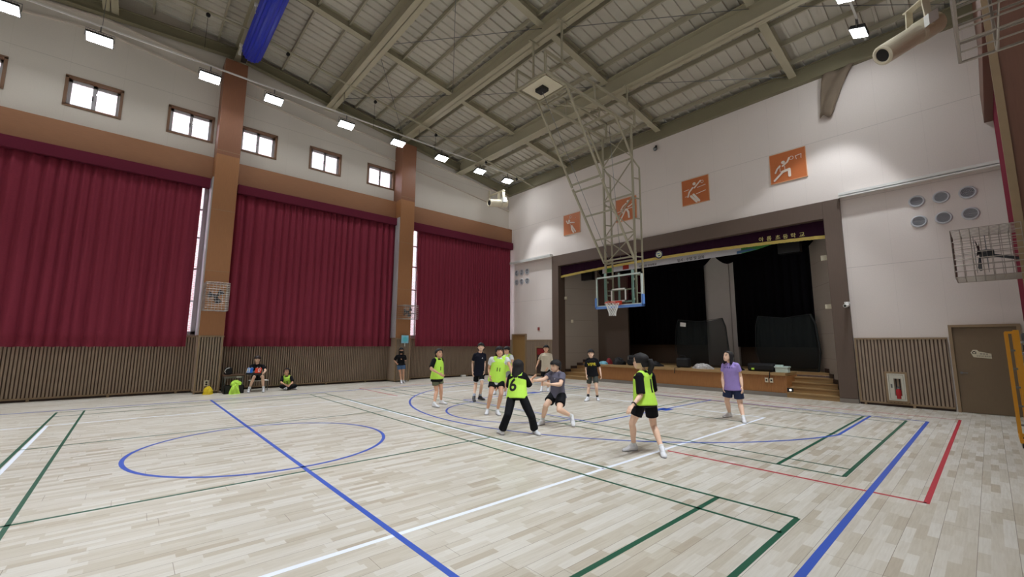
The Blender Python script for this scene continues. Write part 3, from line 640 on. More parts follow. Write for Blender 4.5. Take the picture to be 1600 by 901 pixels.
# round diffusers
DIFW = mat('diffuser_ring', srgb(196, 198, 204), 0.4); DIFD = mat('diffuser_dark', srgb(44, 48, 58), 0.5)
def diffuser(x, z, label, group, proto=[None]):
    if proto[0] is None:
        o = empty('air_diffuser', (x, 15.6, z), label, 'vent', group)
        MB().lathe([(0.001, 0.002), (0.125, 0.002), (0.125, 0.012), (0.001, 0.012)], (0, 0, 0), (0, -1, 0), 28).build('dark_core', DIFD, o)
        MB().lathe([(0.122, 0.0), (0.15, 0.0), (0.165, 0.012), (0.16, 0.03), (0.122, 0.035), (0.122, 0.0)], (0, 0, 0), (0, -1, 0), 28).build('outer_ring', DIFW, o, smooth=True)
        b = MB()
        for r in (0.022, 0.048, 0.074, 0.1): b.lathe([(r, 0.01), (r + 0.008, 0.01), (r + 0.008, 0.026), (r, 0.026), (r, 0.01)], (0, 0, 0), (0, -1, 0), 24)
        b.box(-0.12, 0.12, -0.02, -0.012, -0.004, 0.004); b.build('louvre_rings', DIFW, o)
        proto[0] = o; return o
    o = copy_tree(proto[0]); o.location = (x, 15.6, z); tag(o, label, 'vent', group); return o
_cols = ('end nearest the stage', 'middle', 'end farthest from the stage')
for r_, z in (('upper', 5.52), ('lower', 4.96)):
    for c_, x in zip(_cols, (-0.97, -0.5, -0.02)): diffuser(x, z, 'large round air diffuser, %s row, %s, beside the steel door' % (r_, c_), 'large round diffusers')
for r_, z in (('upper', 5.50), ('lower', 4.99)):
    for c_, x in zip(('end nearest the curtain', 'middle', 'end nearest the stage'), (-17.08, -16.68, -16.25)): diffuser(x, z, 'small distant round diffuser, %s row, %s' % (r_, c_), 'distant round diffusers')
# doors
def door(x0, x1, zt, n, sign_=False, hinge_l=True):
    b = MB()
    for (a, c, z0, z1) in ((x0 - .06, x0, 0, zt), (x1, x1 + .06, 0, zt), (x0 - .06, x1 + .06, zt, zt + .06)): b.box(a, c, 15.5, 15.6, z0, z1)
    o = struct(b.build('door_%d' % n, RIBG), 'plain brown steel door' if n == 1 else 'small tan door in the corner')
    MB().box(x0, x1, 15.545, 15.6, 0.01, zt).build('door_leaf', DOORM if n == 1 else mat('tan_door', srgb(150, 118, 72), 0.5, noise=0.06), o)
    hx = x0 + .08 if hinge_l else x1 - .08
    h = MB(); h.lathe([(0.001, 0), (0.028, 0), (0.028, 0.02), (0.012, 0.02), (0.012, 0.05), (0.001, 0.05)], (hx, 15.545, 0.97), (0, -1, 0), 14); h.bar((hx, 15.495, 0.97), (hx + .11, 15.495, 0.97), 0.02); h.build('door_handle', GREYM, o, smooth=False)
    return o
d1 = door(-0.62, 0.45, 2.1, 1)
MB().prism([(-0.3, 1.36), (0.0, 1.33), (0.0, 1.45), (-0.2, 1.5), (-0.23, 1.54), (-0.3, 1.54), (-0.34, 1.47)], 'y', 15.538, 15.546).build('door_plate', IVORY, d1)
BRN = mat('dark_brown_print', srgb(50, 36, 28), 0.6)
b = MB(); b.box(-.31, -.25, 15.533, 15.538, 1.44, 1.455); b.box(-.315, -.3, 15.533, 15.538, 1.455, 1.49); b.box(-.26, -.245, 15.533, 15.538, 1.455, 1.49); b.box(-.30, -.26, 15.533, 15.538, 1.485, 1.51); b.build('plate_mark', BRN, d1)
text_part('plate_lettering', '\ubc29\uc1a1\uc2e4', 0.05, BRN, d1, frame_mat(Vector((-.12, 15.534, 1.44)), (1, 0, -.05), (0.05, 0, 1)), 0.001); text_part('plate_lettering', '\uad00\uacc4\uc790\uc678 \ucd9c\uc785\uae08\uc9c0', 0.034, BRN, d1, frame_mat(Vector((-.12, 15.534, 1.385)), (1, 0, -.05), (0.05, 0, 1)), 0.001)
door(-17.32, -16.34, 2.1, 2)
# fire cabinets
CABW = mat('cabinet_white', srgb(206, 204, 190), 0.4); FIRER = mat('extinguisher_red', srgb(170, 28, 34), 0.35)
o = empty('fire_extinguisher_cabinet', (-1.78, 15.5, 0.17), 'white cabinet with red extinguisher in the ribbed wainscot near the door', 'fire cabinet'); O = o.location.copy()
b = MB(O)
for (x0, x1, z0, z1) in ((-2.01, -1.96, .17, .88), (-1.6, -1.55, .17, .88), (-2.01, -1.55, .88, .93), (-2.01, -1.55, .12, .17)): b.box(x0, x1, 15.49, 15.56, z0, z1)
b.build('wood_surround', RIBG, o)
b = MB(O)
for (x0, x1, z0, z1) in ((-1.96, -1.93, .2, .85), (-1.63, -1.6, .2, .85), (-1.96, -1.6, .85, .88), (-1.96, -1.6, .17, .2)): b.box(x0, x1, 15.48, 15.56, z0, z1)
b.build('cabinet_frame', CABW, o)
b = MB(O)
for (x0, x1, z0, z1) in ((-1.925, -1.83, .205, .845), (-1.68, -1.635, .205, .845), (-1.83, -1.68, .75, .845), (-1.83, -1.68, .205, .3)): b.box(x0, x1, 15.485, 15.5, z0, z1)
b.build('cabinet_door', CABW, o, bevel=.003)
MB(O).box(-1.9, -1.865, 15.478, 15.49, .5, .6).build('latch', GREYM, o); MB(O).box(-1.95, -1.61, 15.55, 15.56, .2, .86).build('dark_interior', BLACK, o)
e = MB(O).lathe([(0.001, 0), (0.055, 0), (0.058, 0.02), (0.058, 0.2), (0.05, 0.235), (0.02, 0.26), (0.02, 0.28), (0.001, 0.28)], (-1.755, 15.52, .22), (0, 0, 1), 18).build('extinguisher_body', FIRER, o, smooth=True)
MB(O).box(-1.79, -1.72, 15.5, 15.54, .48, .51).lathe([(0.001, 0), (0.02, 0), (0.02, .04), (0.001, .04)], (-1.755, 15.52, .5), (0, 0, 1), 10).build('extinguisher_head', GREYM, o)
o = empty('fire_hydrant_niche', (-15.0, 15.5, 0.1), 'red hydrant niche in the distant wainscot, partly behind the boy in beige', 'fire cabinet'); O = o.location.copy()
b = MB(O)
for (x0, x1, z0, z1) in ((-15.5, -15.44, .16, 1.44), (-14.62, -14.56, .16, 1.44), (-15.5, -14.56, 1.44, 1.5), (-15.5, -14.56, .1, .16)): b.box(x0, x1, 15.46, 15.56, z0, z1)
b.build('wood_surround', RIBG, o); MB(O).box(-15.44, -14.62, 15.5, 15.56, .16, 1.44).build('niche_panel', DARKR, o); MB(O).box(-15.4, -14.66, 15.48, 15.5, 1.1, 1.4).build('red_door', mat('hydrant_red', srgb(140, 30, 36), 0.5), o)
# small boxes
def small_box(name, x, y, z, sx, sz, m, label, cat, group=None, sy=.04):
    o = MB(Vector((x, y, z))).box(x - sx / 2, x + sx / 2, y - sy, y, z - sz / 2, z + sz / 2).build(name, m, None, bevel=0.006); return tag(o, label, cat, group)
small_box('wall_lamp', -3.22, 16.0, 4.35, .16, .16, IVORY, 'small ivory wall box high on splay beside the lettering', 'wall box')
small_box('wall_lamp', -3.22, 16.0, 2.82, .16, .14, IVORY, 'small ivory wall box lower on splay, over the steps by the white box', 'wall box')
small_box('wall_lamp', -13.85, 15.97, 3.9, .14, .14, IVORY, 'small ivory wall box on the splay behind the hoop, upper one', 'wall box', sy=.05)
small_box('wall_lamp', -13.65, 16.2, 2.75, .12, .14, IVORY, 'small ivory wall box on the splay behind the hoop, lower one', 'wall box', sy=.05)
small_box('fire_alarm', -15.39, 15.6, 2.4, .13, .16, mat('alarm_red', srgb(150, 70, 64), 0.5), 'small red alarm box above the hydrant niche', 'alarm')
for x, lb in ((-4.98, 'ivory double outlet plate on stage front, the one nearer the cherry panels centre'), (-4.84, 'ivory outlet plate on stage front, the one nearer the steps')):
    o = empty('wall_outlet', (x, 15.63, .5), lb, 'outlet', 'stage front outlets'); MB().box(-.05, .05, -.012, 0, -.075, .075).build('cover_plate', IVORY, o, bevel=.004); MB().lathe([(0.001, 0), (.028, 0), (.028, .006), (0.001, .006)], (0, -.012, 0), (0, -1, 0), 14).build('socket', BLACK, o)
o = empty('wall_outlet', (-16.98, 1.94, .33), 'ivory outlet on the ribbed pilaster above the yellow vest', 'outlet'); MB().box(0, .02, -.06, .06, -.09, .09).build('cover_plate', IVORY, o, bevel=.004); MB().lathe([(0.001, 0), (.03, 0), (.03, .006), (0.001, .006)], (.02, 0, .035), (1, 0, 0), 14).lathe([(0.001, 0), (.03, 0), (.03, .006), (0.001, .006)], (.02, 0, -.035), (1, 0, 0), 14).build('socket', BLACK, o)
o = MB(Vector((-17.6, 12.5, 0))).box(-17.7, -17.55, 12.38, 12.62, 0.0, .09).build('floor_box', WHITE, bevel=.01); tag(o, 'small white box on the floor against the far wainscot', 'box')
o = empty('step_light', (-4.3, 15.55, .24), 'tiny step lamp glowing at the foot of stage steps', 'lamp'); MB().box(-.09, .07, 0, .04, -.06, .06).build('housing', BLACK, o); MB().ball((0, -.004, 0), .03, .012, .03).build('bulb', emit_mat('small_bulb', (1, .95, .85, 1), 3), o)
o = empty('wall_camera', (-2.66, 15.44, 2.85), 'small white security camera on the brown stage frame', 'camera')
MB().box(-.06, .06, -.02, .06, -.02, .04).bar((0, 0, .02), (.02, -.1, -.02), .03).build('bracket', WHITE, o); MB().cyl((0.02, -.06, -.06), (-.02, -.2, -.09), .05, 14).build('camera_body', WHITE, o); MB().lathe([(0.001, 0), (.034, 0), (.034, .006), (0.001, .006)], (-.02, -.2, -.09), (-.2, -1, -.2), 12).build('lens', BLACK, o)
o = empty('dome_camera', (-8.49, 15.55, 9.72), 'small round camera high on the wall beside the hoop frame', 'camera'); MB().box(-.03, .03, 0, .05, -.02, .12).build('bracket', BLACK, o); MB().ball((0, -.06, -.06), .085).build('dome', GREYM, o, smooth=True)
# stained patch of the wall / loose sheet near the ceiling
TARP = mat('sagging_tan_sheet', srgb(122, 108, 92), 0.9, noise=0.25, scale=3, bump=0.3)
vs = []; fs = []; nn = 12; mm = 10
for j in range(mm + 1):
    t = j / mm; x0 = -2.72 - .17 * t; x1 = -1.92 - .62 * t ** .8; z = 10.05 - 1.38 * t + .08 * math.sin(3 * t)
    for i in range(nn + 1):
        s = i / nn; vs.append((x0 + (x1 - x0) * s, 15.50 - .05 * math.sin(s * 9 + t * 5) * (1 - .3 * t) - .04, z + .05 * math.sin(s * 7) * t))
for j in range(mm):
    for i in range(nn): a = j * (nn + 1) + i; fs.append((a, a + nn + 1, a + nn + 2, a + 1))
o = MB(Vector((-2.4, 15.5, 9.3))).add(vs, fs).build('loose_sheet', TARP, None, smooth=True, solid=.02); tag(o, 'loose tan sheet sagging from the top of the stage wall', 'sheet')

# wall fans in wire cages
def fan_cage(x, y, z, dx, dy, dz, label, fan=True, sgn=1):
    """cage box from the pilaster face x, depth dx towards sgn"""
    o = empty('caged_fan', (x, y, z), label, 'fan', 'caged wall fans')
    b = MB(); r = 0.0055; X1 = sgn * dx
    ny = int(dy / .085); nz = int(dz / .075); nx = int(dx / .085)
    for k in range(nz + 1):
        zz = dz * k / nz; b.tube([(0, 0, zz), (X1, 0, zz), (X1, dy, zz), (0, dy, zz)], r, 5)
    for k in range(ny + 1):
        yy = dy * k / ny; b.tube([(0, yy, 0), (X1, yy, 0), (X1, yy, dz), (0, yy, dz)], r, 5)
    for k in range(nx + 1):
        xx = X1 * k / nx
        b.tube([(xx, 0, 0), (xx, 0, dz), (xx, dy, dz), (xx, dy, 0)], r, 5, closed=True)
    b.build('wire_cage', WIRE, o)
    b = MB()
    for (yy, zz) in ((0, 0), (dy, 0), (0, dz), (dy, dz)): b.tube([(0, yy, zz), (X1, yy, zz)], .006, 6)
    b.tube([(X1, 0, 0), (X1, dy, 0), (X1, dy, dz), (X1, 0, dz)], .006, 6, closed=True); b.build('cage_frame', WIRE, o)
    if fan:
        cx = X1 * .55; cy = dy / 2; cz = dz * .52; fr = min(dy, dz) * .36
        f = MB(); f.lathe([(0.001, -.1), (.05, -.1), (.06, -.02), (.05, .04), (0.001, .05)], (cx, cy, cz), (sgn, 0, 0), 14); f.bar((0, cy, cz - .12), (cx - sgn * .05, cy, cz - .02), .035); f.bar((0, cy, cz - .12), (0, cy, cz + .12), .08, .02)
        f.build('fan_motor', mat('fan_motor_grey', srgb(50, 52, 58), .5), o)
        g = MB()
        for k in range(3):
            a = 2 * math.pi * k / 3 + .4; a2 = a + .9; p = lambda q, rr, dxx: (cx + sgn * (.03 + dxx), cy + rr * math.cos(q), cz + rr * math.sin(q))
            g.add([p(a, .05, 0), p(a, fr, .0), p((a + a2) / 2, fr * 1.02, .02), p(a2, fr, .04), p(a2, .05, .02)], [(0, 1, 2, 3, 4), (4, 3, 2, 1, 0)])
        g.build('fan_blades', mat('fan_blade', srgb(44, 48, 56), 0.4), o, solid=.004)
        g = MB()
        for rr in (fr * 1.1, fr * .75, fr * .4):
            for dd in (-.03, .08): g.tube([(cx + sgn * dd, cy + rr * math.cos(R(a)), cz + rr * math.sin(R(a))) for a in range(0, 360, 20)], .003, 4, closed=True)
        g.build('fan_guard', GREYM, o)
    return o
fan_cage(-17.02, 1.63, 2.66, .62, .64, .9, 'wire caged fan on the wooden pilaster left of the scorekeeper')
fan_cage(-17.02, 8.49, 2.68, .62, .7, .58, 'wire caged fan on the pilaster above the masked girl')
fan_cage(0.41, 8.42, 2.57, .64, .72, .66, 'big wire cage with grey fan at right wall below the diffusers', sgn=-1)
fan_cage(0.41, 1.65, 2.74, .385, .68, .85, 'close wire cage at the top right corner', sgn=-1)

# white nozzle fans on brackets
def nozzle(tip, tail, rad, wallp, label):
    tip, tail, wallp = Vector(tip), Vector(tail), Vector(wallp); d = (tail - tip).normalized(); L = (tail - tip).length
    o = empty('nozzle_fan', tail, label, 'fan', 'white nozzle fans'); O = tail
    MB(O).lathe([(rad * .62, .3), (rad * .66, 0.01), (rad * .82, -.01), (rad, .02), (rad, L * .62), (rad * 1.04, L * .64), (rad * 1.1, L * .68), (rad * 1.1, L), (rad * .6, L + .02), (0.001, L + .02)], tip, d, 28).build('barrel', IVORY, o, smooth=False)
    MB(O).lathe([(0.001, .03), (rad * .66, .03), (rad * .66, .05), (0.001, .05)], tip, d, 24).build('dark_mouth', BLACK, o)
    mid = tip + d * L * .72; top = Vector((mid.x, mid.y, mid.z + rad + .45)); side = d.cross(Vector((0, 0, 1))).normalized()
    b = MB(O)
    for s in (-1, 1): b.bar(mid + side * s * (rad + .03), top + side * s * (rad + .03) * .8, .03, .16, up=d)
    b.bar(top - side * (rad + .05), top + side * (rad + .05), .16, .03); b.bar(top, Vector((wallp.x, wallp.y, top.z + .1)), .09, .07); b.bar(Vector((wallp.x, wallp.y, top.z - .2)), Vector((wallp.x, wallp.y, top.z + .4)), .1, .04); b.build('yoke_bracket', IVORY, o)
    MB(O).obox(mid + side * (rad + .07) + Vector((0, 0, .12)), (d, side, (0, 0, 1)), .13, .06, .13).build('motor_box', WHITE, o); MB(O).obox(mid - side * (rad + .07) + Vector((0, 0, .12)), (d, side, (0, 0, 1)), .13, .06, .13).build('motor_box', WHITE, o)
    return o
nozzle((-16.55, 13.15, 8.84), (-16.5, 14.25, 9.05), .2, (-17.72, 14.1, 9.4), 'white cylindrical nozzle fan in the far corner near the last floodlights')
nozzle((-1.04, 12.3, 8.24), (-.16, 13.2, 9.03), .225, (0.48, 13.1, 9.5), 'large white cylindrical nozzle fan at the upper right')

# ================================================================ FLOODLIGHTS
lamp_y = [-9.9, -7.7, -5.5, -3.19, -1.42, 1.15, 3.0, 5.54, 7.74, 9.91, 12.12, 13.93]
def make_lamp(tilt):
    o = empty('floodlight', (0, 0, 0), 'x', 'floodlight'); rot = (0, R(-18) * tilt, 0)
    b = MB().box(-.17, .17, -.28, .28, 0.02, .07)
    for k in range(10): b.box(-.16, .16, -.26 + k * .055, -.25 + k * .055, .07, .11)
    b.box(-.08, .08, -.12, .12, .09, .15); h = b.build('heat_sink', BLACK, o); h.rotation_euler = rot
    h = MB().box(-.175, .175, -.285, .285, 0.0, .025).build('lamp_rim', GREYM, o); h.rotation_euler = rot
    h = MB().box(-.155, .155, -.265, .265, -0.006, 0.001).build('led_panel', LAMPF, o); h.rotation_euler = rot
    MB().tube([(0, -.3, .03), (0, -.3, .24), (0, .3, .24), (0, .3, .03)], .012, 6).bar((0, 0, .24), (0, 0, .398), .03).build('lamp_bracket', GREYM, o)
    ld = bpy.data.lights.new('floodlight_beam', 'SPOT'); ld.energy = LAMP_W; ld.spot_size = R(68); ld.spot_blend = .35; ld.shadow_soft_size = .16; ld.color = (.90, .955, 1.0)
    lo = bpy.data.objects.new('floodlight_beam', ld); col.objects.link(lo); lo.parent = o; lo.rotation_euler = rot; lo.location = (0.0, 0, -.03)
    ld = bpy.data.lights.new('added_fill', 'POINT'); ld.energy = LAMP_FILL_W; ld.shadow_soft_size = .1; ld.color = (.90, .955, 1.0)  # all-round point light added below the panel to brighten the ceiling
    lo = bpy.data.objects.new('added_fill', ld); col.objects.link(lo); lo.parent = o; lo.location = (-.06 * tilt, 0, -.16)
    return o
_left = ['behind the camera line, farthest', 'behind the camera line, second', 'behind the camera line, third', 'at the top left corner of the hall view', 'above the first whole high window', 'beside the top of the wide first pilaster', 'between the first pilaster and the second', 'above the high window left of second pilaster', 'at the top of the second pilaster', 'third from the far wall', 'second from the far wall', 'nearest the far corner fan']
_right = ['twelve', 'eleven', 'ten', 'nine', 'eight', 'seven', 'six', 'five', 'four', 'three', 'two', 'one']
for side, xr, tilt in (('left', -16.0, 1), ('right', -1.58, -1)):
    lproto = None
    for i, y in enumerate(lamp_y):
        if side == 'right' and y == -9.9: continue
        if lproto is None: lproto = make_lamp(tilt); o = lproto
        else: o = copy_tree(lproto)
        o.location = (xr, y, 10.12 - (0.0039 * (y + 3)) if side == 'left' else 10.0)
        if y > 12:
            for ch in o.children:
                if 'bracket' not in ch.name: ch.rotation_euler.x = R(3)
        if side == 'left': lab = 'bright floodlight over the curtained wall, ' + _left[i]
        else: lab = 'bright floodlight of the rail opposite the curtains, number %s out from the stage wall' % _right[i] if y < 13 else 'bright white floodlight beside the large nozzle fan'
        tag(o, lab, 'floodlight', 'ceiling floodlights')
for xr, z0, z1, lb in ((-16.0, 10.575, 10.53, 'white light rail carrying the floodlights over the curtained wall'), (-1.58, 10.42, 10.42, 'white light rail carrying floodlights beside the nozzle fan')):
    o = empty('light_rail', (xr, 0, z0), lb, 'rail', 'floodlight rails'); O = o.location.copy()
    MB(O).bar((xr, -12, z0), (xr, 15.1, z1 - (.06 if xr < -9 else 0)), .05, .04).build('rail_channel', WHITE, o)
    for y in (-8.2, -4.9, -1.4, 5.4, 8.72, 12.05): MB(O).bar((xr, y, z0 - .02), (xr, y, min(zb(y) - .3, [g[1] for g in GIR if abs(g[0] - y) < 2][0] if [g for g in GIR if abs(g[0] - y) < .2] else zb(y))), .014).build('rail_hanger', GREYM, o)
# pipe with small black pulleys along the left side of the roof
o = empty('ceiling_pipe', (-15.4, 8, 11.0), 'beige pipe with black pulleys running under the girders near the left wall', 'pipe'); O = o.location.copy()
zp = lambda y: 12.22 - .15 * y if y > 2.1 else 11.905 + .03 * (2.1 - y)
MB(O).tube([(-15.4, y, zp(y)) for y in (-11, -1, 2.1, 15.2)], .04, 10).build('pipe', FRAMEP, o)
w_ = MB(O)
for y in (.9, 3.2, 6.4, 9.2, 12.0, 14.0): MB(O).cyl((-15.4, y, zp(y) - .13), (-15.34, y, zp(y) - .13), .06, 12).bar((-15.4, y, zp(y)), (-15.4, y, zp(y) - .13), .03).build('pulley', BLACK, o)
for y in (.9, 6.4, 9.2): w_.cyl((-15.4, y, zp(y) - .15), (-15.45, y, zp(y) - 1.2), .006, 5)
w_.build('cord', BLACK, o)
# brace rods under the roof
b = MB()
for (x0, y0, x1, y1) in ((-13.2, 5.5, -8.4, 8.7), (-13.2, 8.6, -8.4, 5.5), (-13.1, 8.9, -8.4, 12.0), (-8.2, 8.9, -3.6, 12.0), (-8.2, 12.1, -3.6, 15.4), (-3.4, 12.1, .5, 15.4), (-17.4, 5.6, -13.4, 8.6), (-17.4, 8.6, -13.4, 5.6), (-17.4, 9, -13.4, 12)): b.cyl((x0, y0, zb(y0) + .06), (x1, y1, zb(y1) + .06), .011, 5)
struct(b.build('ceiling_brace_rods', GREYM))
# blue divider curtain rolled up under the ridge girder
o = empty('divider_curtain', (-13, 2.25, 11.3), 'bright blue folded divider curtain hanging below the ceiling girder', 'divider curtain'); O = o.location.copy()
vs = []; fs = []; prof = []
for k in range(36):
    a = 2 * math.pi * k / 36; rr = 1 + (.07 if k % 2 else -.03); prof.append((.29 * rr * math.cos(a) * (1.0), .3 * rr * math.sin(a)))
for x in (-16.15, -16.1, -12, -8, -4, 0.4):
    s = 1.0 if x > -16.15 else .93
    for (p, q) in prof: vs.append((x, 2.25 + p * s, 11.58 + q * s * 1.1))
n = 36
for j in range(5):
    for i in range(n): fs.append((j * n + i, j * n + (i + 1) % n, (j + 1) * n + (i + 1) % n, (j + 1) * n + i))
fs.append(tuple(range(n))[::-1]); fs.append(tuple(5 * n + i for i in range(n)))
MB(O).add(vs, fs).build('folded_vinyl', BLUEV, o)
b = MB(O); 
for x in (-16.4, -14, -11, -8, -5, -2): b.box(x - .04, x + .04, 1.9, 2.0, 11.85, 11.95); b.cyl((x, 1.95, 11.9), (x, 1.95, 11.6), .012, 6)
b.box(-16.75, -16.2, 1.92, 2.02, 11.72, 11.8); b.build('hoist_bracket', WHITE, o); MB(O).box(-16.6, -16.25, 2.0, 2.16, 11.4, 11.72).build('hoist_motor', BLACK, o)

# ================================================================ CEILING-HUNG HOOP
hp = empty('basketball_hoop', (-8.08, 12.0, 2.9), 'ceiling hung basketball hoop with glass backboard and blue padding', 'basketball hoop'); O = hp.location.copy()
xa, xb = -8.68, -7.5; F1 = 7.9; F2 = 12.35
b = MB(O)
for x in (xa, xb):
    b.bar((x, F1, 9.13), (x, F2, 9.08), .07); b.bar((x, F1, 9.75), (x, F2, 9.68), .06)
    for y in (F1, 10.1, F2): b.bar((x, y, 9.1), (x, y, 9.72), .06)
for y in (F1, 8.8, 9.1, 11.0, F2): b.bar((xa, y, 9.1), (xb, y, 9.1), .06)
b.bar((xa, 8.8, 9.1), (xb, 10.9, 9.1), .03); b.build('ceiling_frame', FRAMEP, hp)
for x in (xa, xb):
    for (yy, z0, zz) in ((8.6, 9.72, 11.03), (11.95, 9.7, 10.4)): MB(O).bar((x, yy, z0), (x, yy, zz), .05).bar((x - .02, yy - .18, zz), (x - .02, yy + .25, zz), .07, .04).build('hanger_post', FRAMEP, hp)
m_ = MB(O).box(xa + .12, xb - .1, 8.0, 8.75, 9.1, 9.13); mo = m_.build('winch_plate', IVORY, hp); MB(O).box(-8.25, -7.95, 8.25, 8.5, 9.0, 9.2).cyl((-8.4, 8.15, 9.16), (-7.8, 8.15, 9.16), .05, 12).build('winch_motor', BLACK, mo)
b = MB(O)       # long folding arms
def lerp(p, q, t): return tuple(p[i] + (q[i] - p[i]) * t for i in range(3))
for x in (xa, xb): b.bar((x, 8.75, 9.12), (x, 10.38, 6.72), .055); b.bar((x, 10.4, 6.68), (x, 12.05, 4.42), .055)
for t in (.62, .97): b.bar(lerp((xa, 8.75, 9.12), (xa, 10.38, 6.72), t), lerp((xb, 8.75, 9.12), (xb, 10.38, 6.72), t), .05)
for t in (.04, .36, .68, .97): b.bar(lerp((xa, 10.4, 6.68), (xa, 12.05, 4.42), t), lerp((xb, 10.4, 6.68), (xb, 12.05, 4.42), t), .045)
b.build('folding_arm', FRAMEP, hp)
for x in (xa, xb): MB(O).bar((x, 11.2, 9.1), (x, 12.1, 7.95), .055).build('short_brace_arm', FRAMEP, hp)
b = MB(O)       # mast
for x in (xa, xb):
    b.bar((x, 12.12, 9.1), (x, 12.12, 2.95), .06); s = .1 if x == xa else .1
    b.bar((x + s, 12.38, 7.6), (x + s, 12.38, 3.0), .045); b.bar((x, 12.12, 7.9), (x + s, 12.38, 7.6), .04)
    for z in (7.2, 6.5, 5.8, 5.1, 4.5, 3.9, 3.3): b.bar((x, 12.12, z), (x + s, 12.38, z), .035)
for z in (7.9, 6.65, 5.35, 4.4, 3.45): b.bar((xa, 12.12, z), (xb, 12.12, z), .045)
for (z0, z1) in ((7.85, 6.65), (6.6, 5.35), (5.3, 4.4), (9.05, 7.95)):
    b.bar((xa, 12.12, z0), (xb, 12.12, z1), .03); b.bar((xb, 12.12, z0), (xa, 12.12, z1), .03)
b.build('mast', FRAMEP, hp)
MB(O).cyl((-8.09, 11.7, 9.1), (-8.05, 12.1, 4.5), .008, 5).cyl((-8.1, 8.4, 9.0), (-8.5, 12.1, 4.5), .008, 5).build('hoist_cable', GREYM, hp)
BX0, BX1, BZ0, BZ1, BY = -8.97, -7.17, 2.88, 3.93, 11.95
BBW = mat('backboard_frame_white', srgb(216, 228, 222), 0.4)
b = MB(O)
for (x0, x1, z0, z1) in ((BX0, BX1, BZ1 - .05, BZ1), (BX0, BX1, BZ0, BZ0 + .06), (BX0, BX0 + .05, BZ0, BZ1), (BX1 - .05, BX1, BZ0, BZ1)): b.box(x0, x1, BY - .025, BY + .025, z0, z1)
bf = b.build('backboard_frame', BBW, hp)
MB(O).box(BX0 + .05, BX1 - .05, BY - .006, BY + .006, BZ0 + .05, BZ1 - .05).build('backboard_glass', glass_mat('backboard_glass', (.80, .86, .84, 1), .06), bf)
b = MB(O); cx = -8.07
for (x0, x1, z0, z1) in ((cx - .295, cx - .245, 3.03, 3.48), (cx + .245, cx + .295, 3.03, 3.48), (cx - .295, cx + .295, 3.43, 3.48), (cx - .295, cx + .295, 3.03, 3.08)): b.box(x0, x1, BY - .012, BY - .006, z0, z1)
b.build('target_square', WHITE, bf)
b = MB(O)
for x in (-8.62, -7.55): b.box(x - .04, x + .04, BY + .03, BY + .06, BZ0, BZ1 + .12)
b.box(-8.62, -7.55, BY + .03, BY + .06, 3.0, 3.06); b.box(-8.1, -8.04, BY + .03, BY + .06, 3.0, 4.0); b.build('backboard_support', mat('support_mint', srgb(170, 200, 192), .4), hp)
b = MB(O)
for x in (-8.62, -7.55):
    for z in (3.1, 3.75): b.box(x - .03, x + .03, BY + .05, 12.14, z - .03, z + .03)
b.build('support_arm', FRAMEP, hp)
PADB = mat('backboard_padding_blue', srgb(104, 150, 222), 0.5)
b = MB(O); b.box(BX0 - .04, BX1 + .04, BY - .05, BY + .05, BZ0 - .05, BZ0 + .03); b.box(BX0 - .04, BX0 + .03, BY - .05, BY + .05, BZ0 - .05, BZ0 + .34); b.box(BX1 - .03, BX1 + .04, BY - .05, BY + .05, BZ0 - .05, BZ0 + .34); b.build('backboard_padding', PADB, hp, bevel=.012)
RIM = mat('rim_orange', srgb(206, 62, 38), 0.45); rz = 2.99; rc = (cx, BY - .15 - .225)
b = MB(O).tube([(rc[0] + .225 * math.cos(R(a)), rc[1] + .225 * math.sin(R(a)), rz) for a in range(0, 360, 15)], .011, 8, closed=True)
b.box(cx - .13, cx + .13, BY - .03, BY - .01, 2.93, 3.06); b.box(cx - .12, cx + .12, BY - .17, BY - .03, 2.955, 3.0)
b.tube([(rc[0] + .255 * math.cos(R(a)), rc[1] + .255 * math.sin(R(a)), rz - .035) for a in range(150, 391, 15)], .006, 6); rim = b.build('rim', RIM, hp)
b = MB(O); nn = 12
def netp(k, j):
    tz = j / 7; rr = .22 - .11 * min(1, tz * 1.25); a = 2 * math.pi * (k + (.5 if j % 2 else 0)) / nn; return (rc[0] + rr * math.cos(a), rc[1] + rr * math.sin(a), rz - .02 - .42 * tz)
for k in range(nn):
    for j in range(7):
        b.tube([netp(k, j), netp(k, j + 1)], .0075, 4); b.tube([netp(k, j), netp(k - 1 if j % 2 == 0 else k + 1, j + 1)], .0075, 4)
b.build('net', WHITE, rim)

# ================================================================ FURNITURE AND SMALL THINGS
# grey folding desk by the first pilaster
TBL = mat('dark_table_top', srgb(70, 62, 54), 0.5)
tb = empty('side_table', (-17.08, 2.68, 0), 'small dark table between the pilaster and the scorekeeper', 'table'); O = tb.location.copy()
MB(O).box(-17.35, -16.82, 2.36, 2.98, .53, .57).build('table_top', mat('table_top_brown', srgb(96, 70, 52), .5), tb, bevel=.005)
MB(O).box(-17.31, -16.86, 2.4, 2.94, .46, .53).build('apron', mat('apron_grey', srgb(120, 118, 112), .5), tb)
for (x, y) in ((-17.29, 2.42), (-16.87, 2.42), (-17.29, 2.92), (-16.87, 2.92)): MB(O).box(x - .018, x + .018, y - .018, y + .018, 0, .47).build('leg', GREYM, tb)
MB(O).box(-16.862, -16.852, 2.74, 2.88, .475, .515).build('table_label', WHITE, tb)
bg_ = empty('black_bag', (-17.08, 2.52, .57), 'small black bag with white strap standing on the side table', 'bag'); O = bg_.location.copy()
MB(O).box(-17.16, -17.0, 2.42, 2.62, .57, .81).build('bag_body', mat('black_nylon', srgb(20, 20, 26), .7, noise=.2), bg_, bevel=.04); MB(O).tube([(-17.0, 2.44, .63), (-16.97, 2.41, .69), (-16.97, 2.45, .77), (-17.0, 2.54, .80)], .012, 6).build('bag_strap', WHITE, bg_)
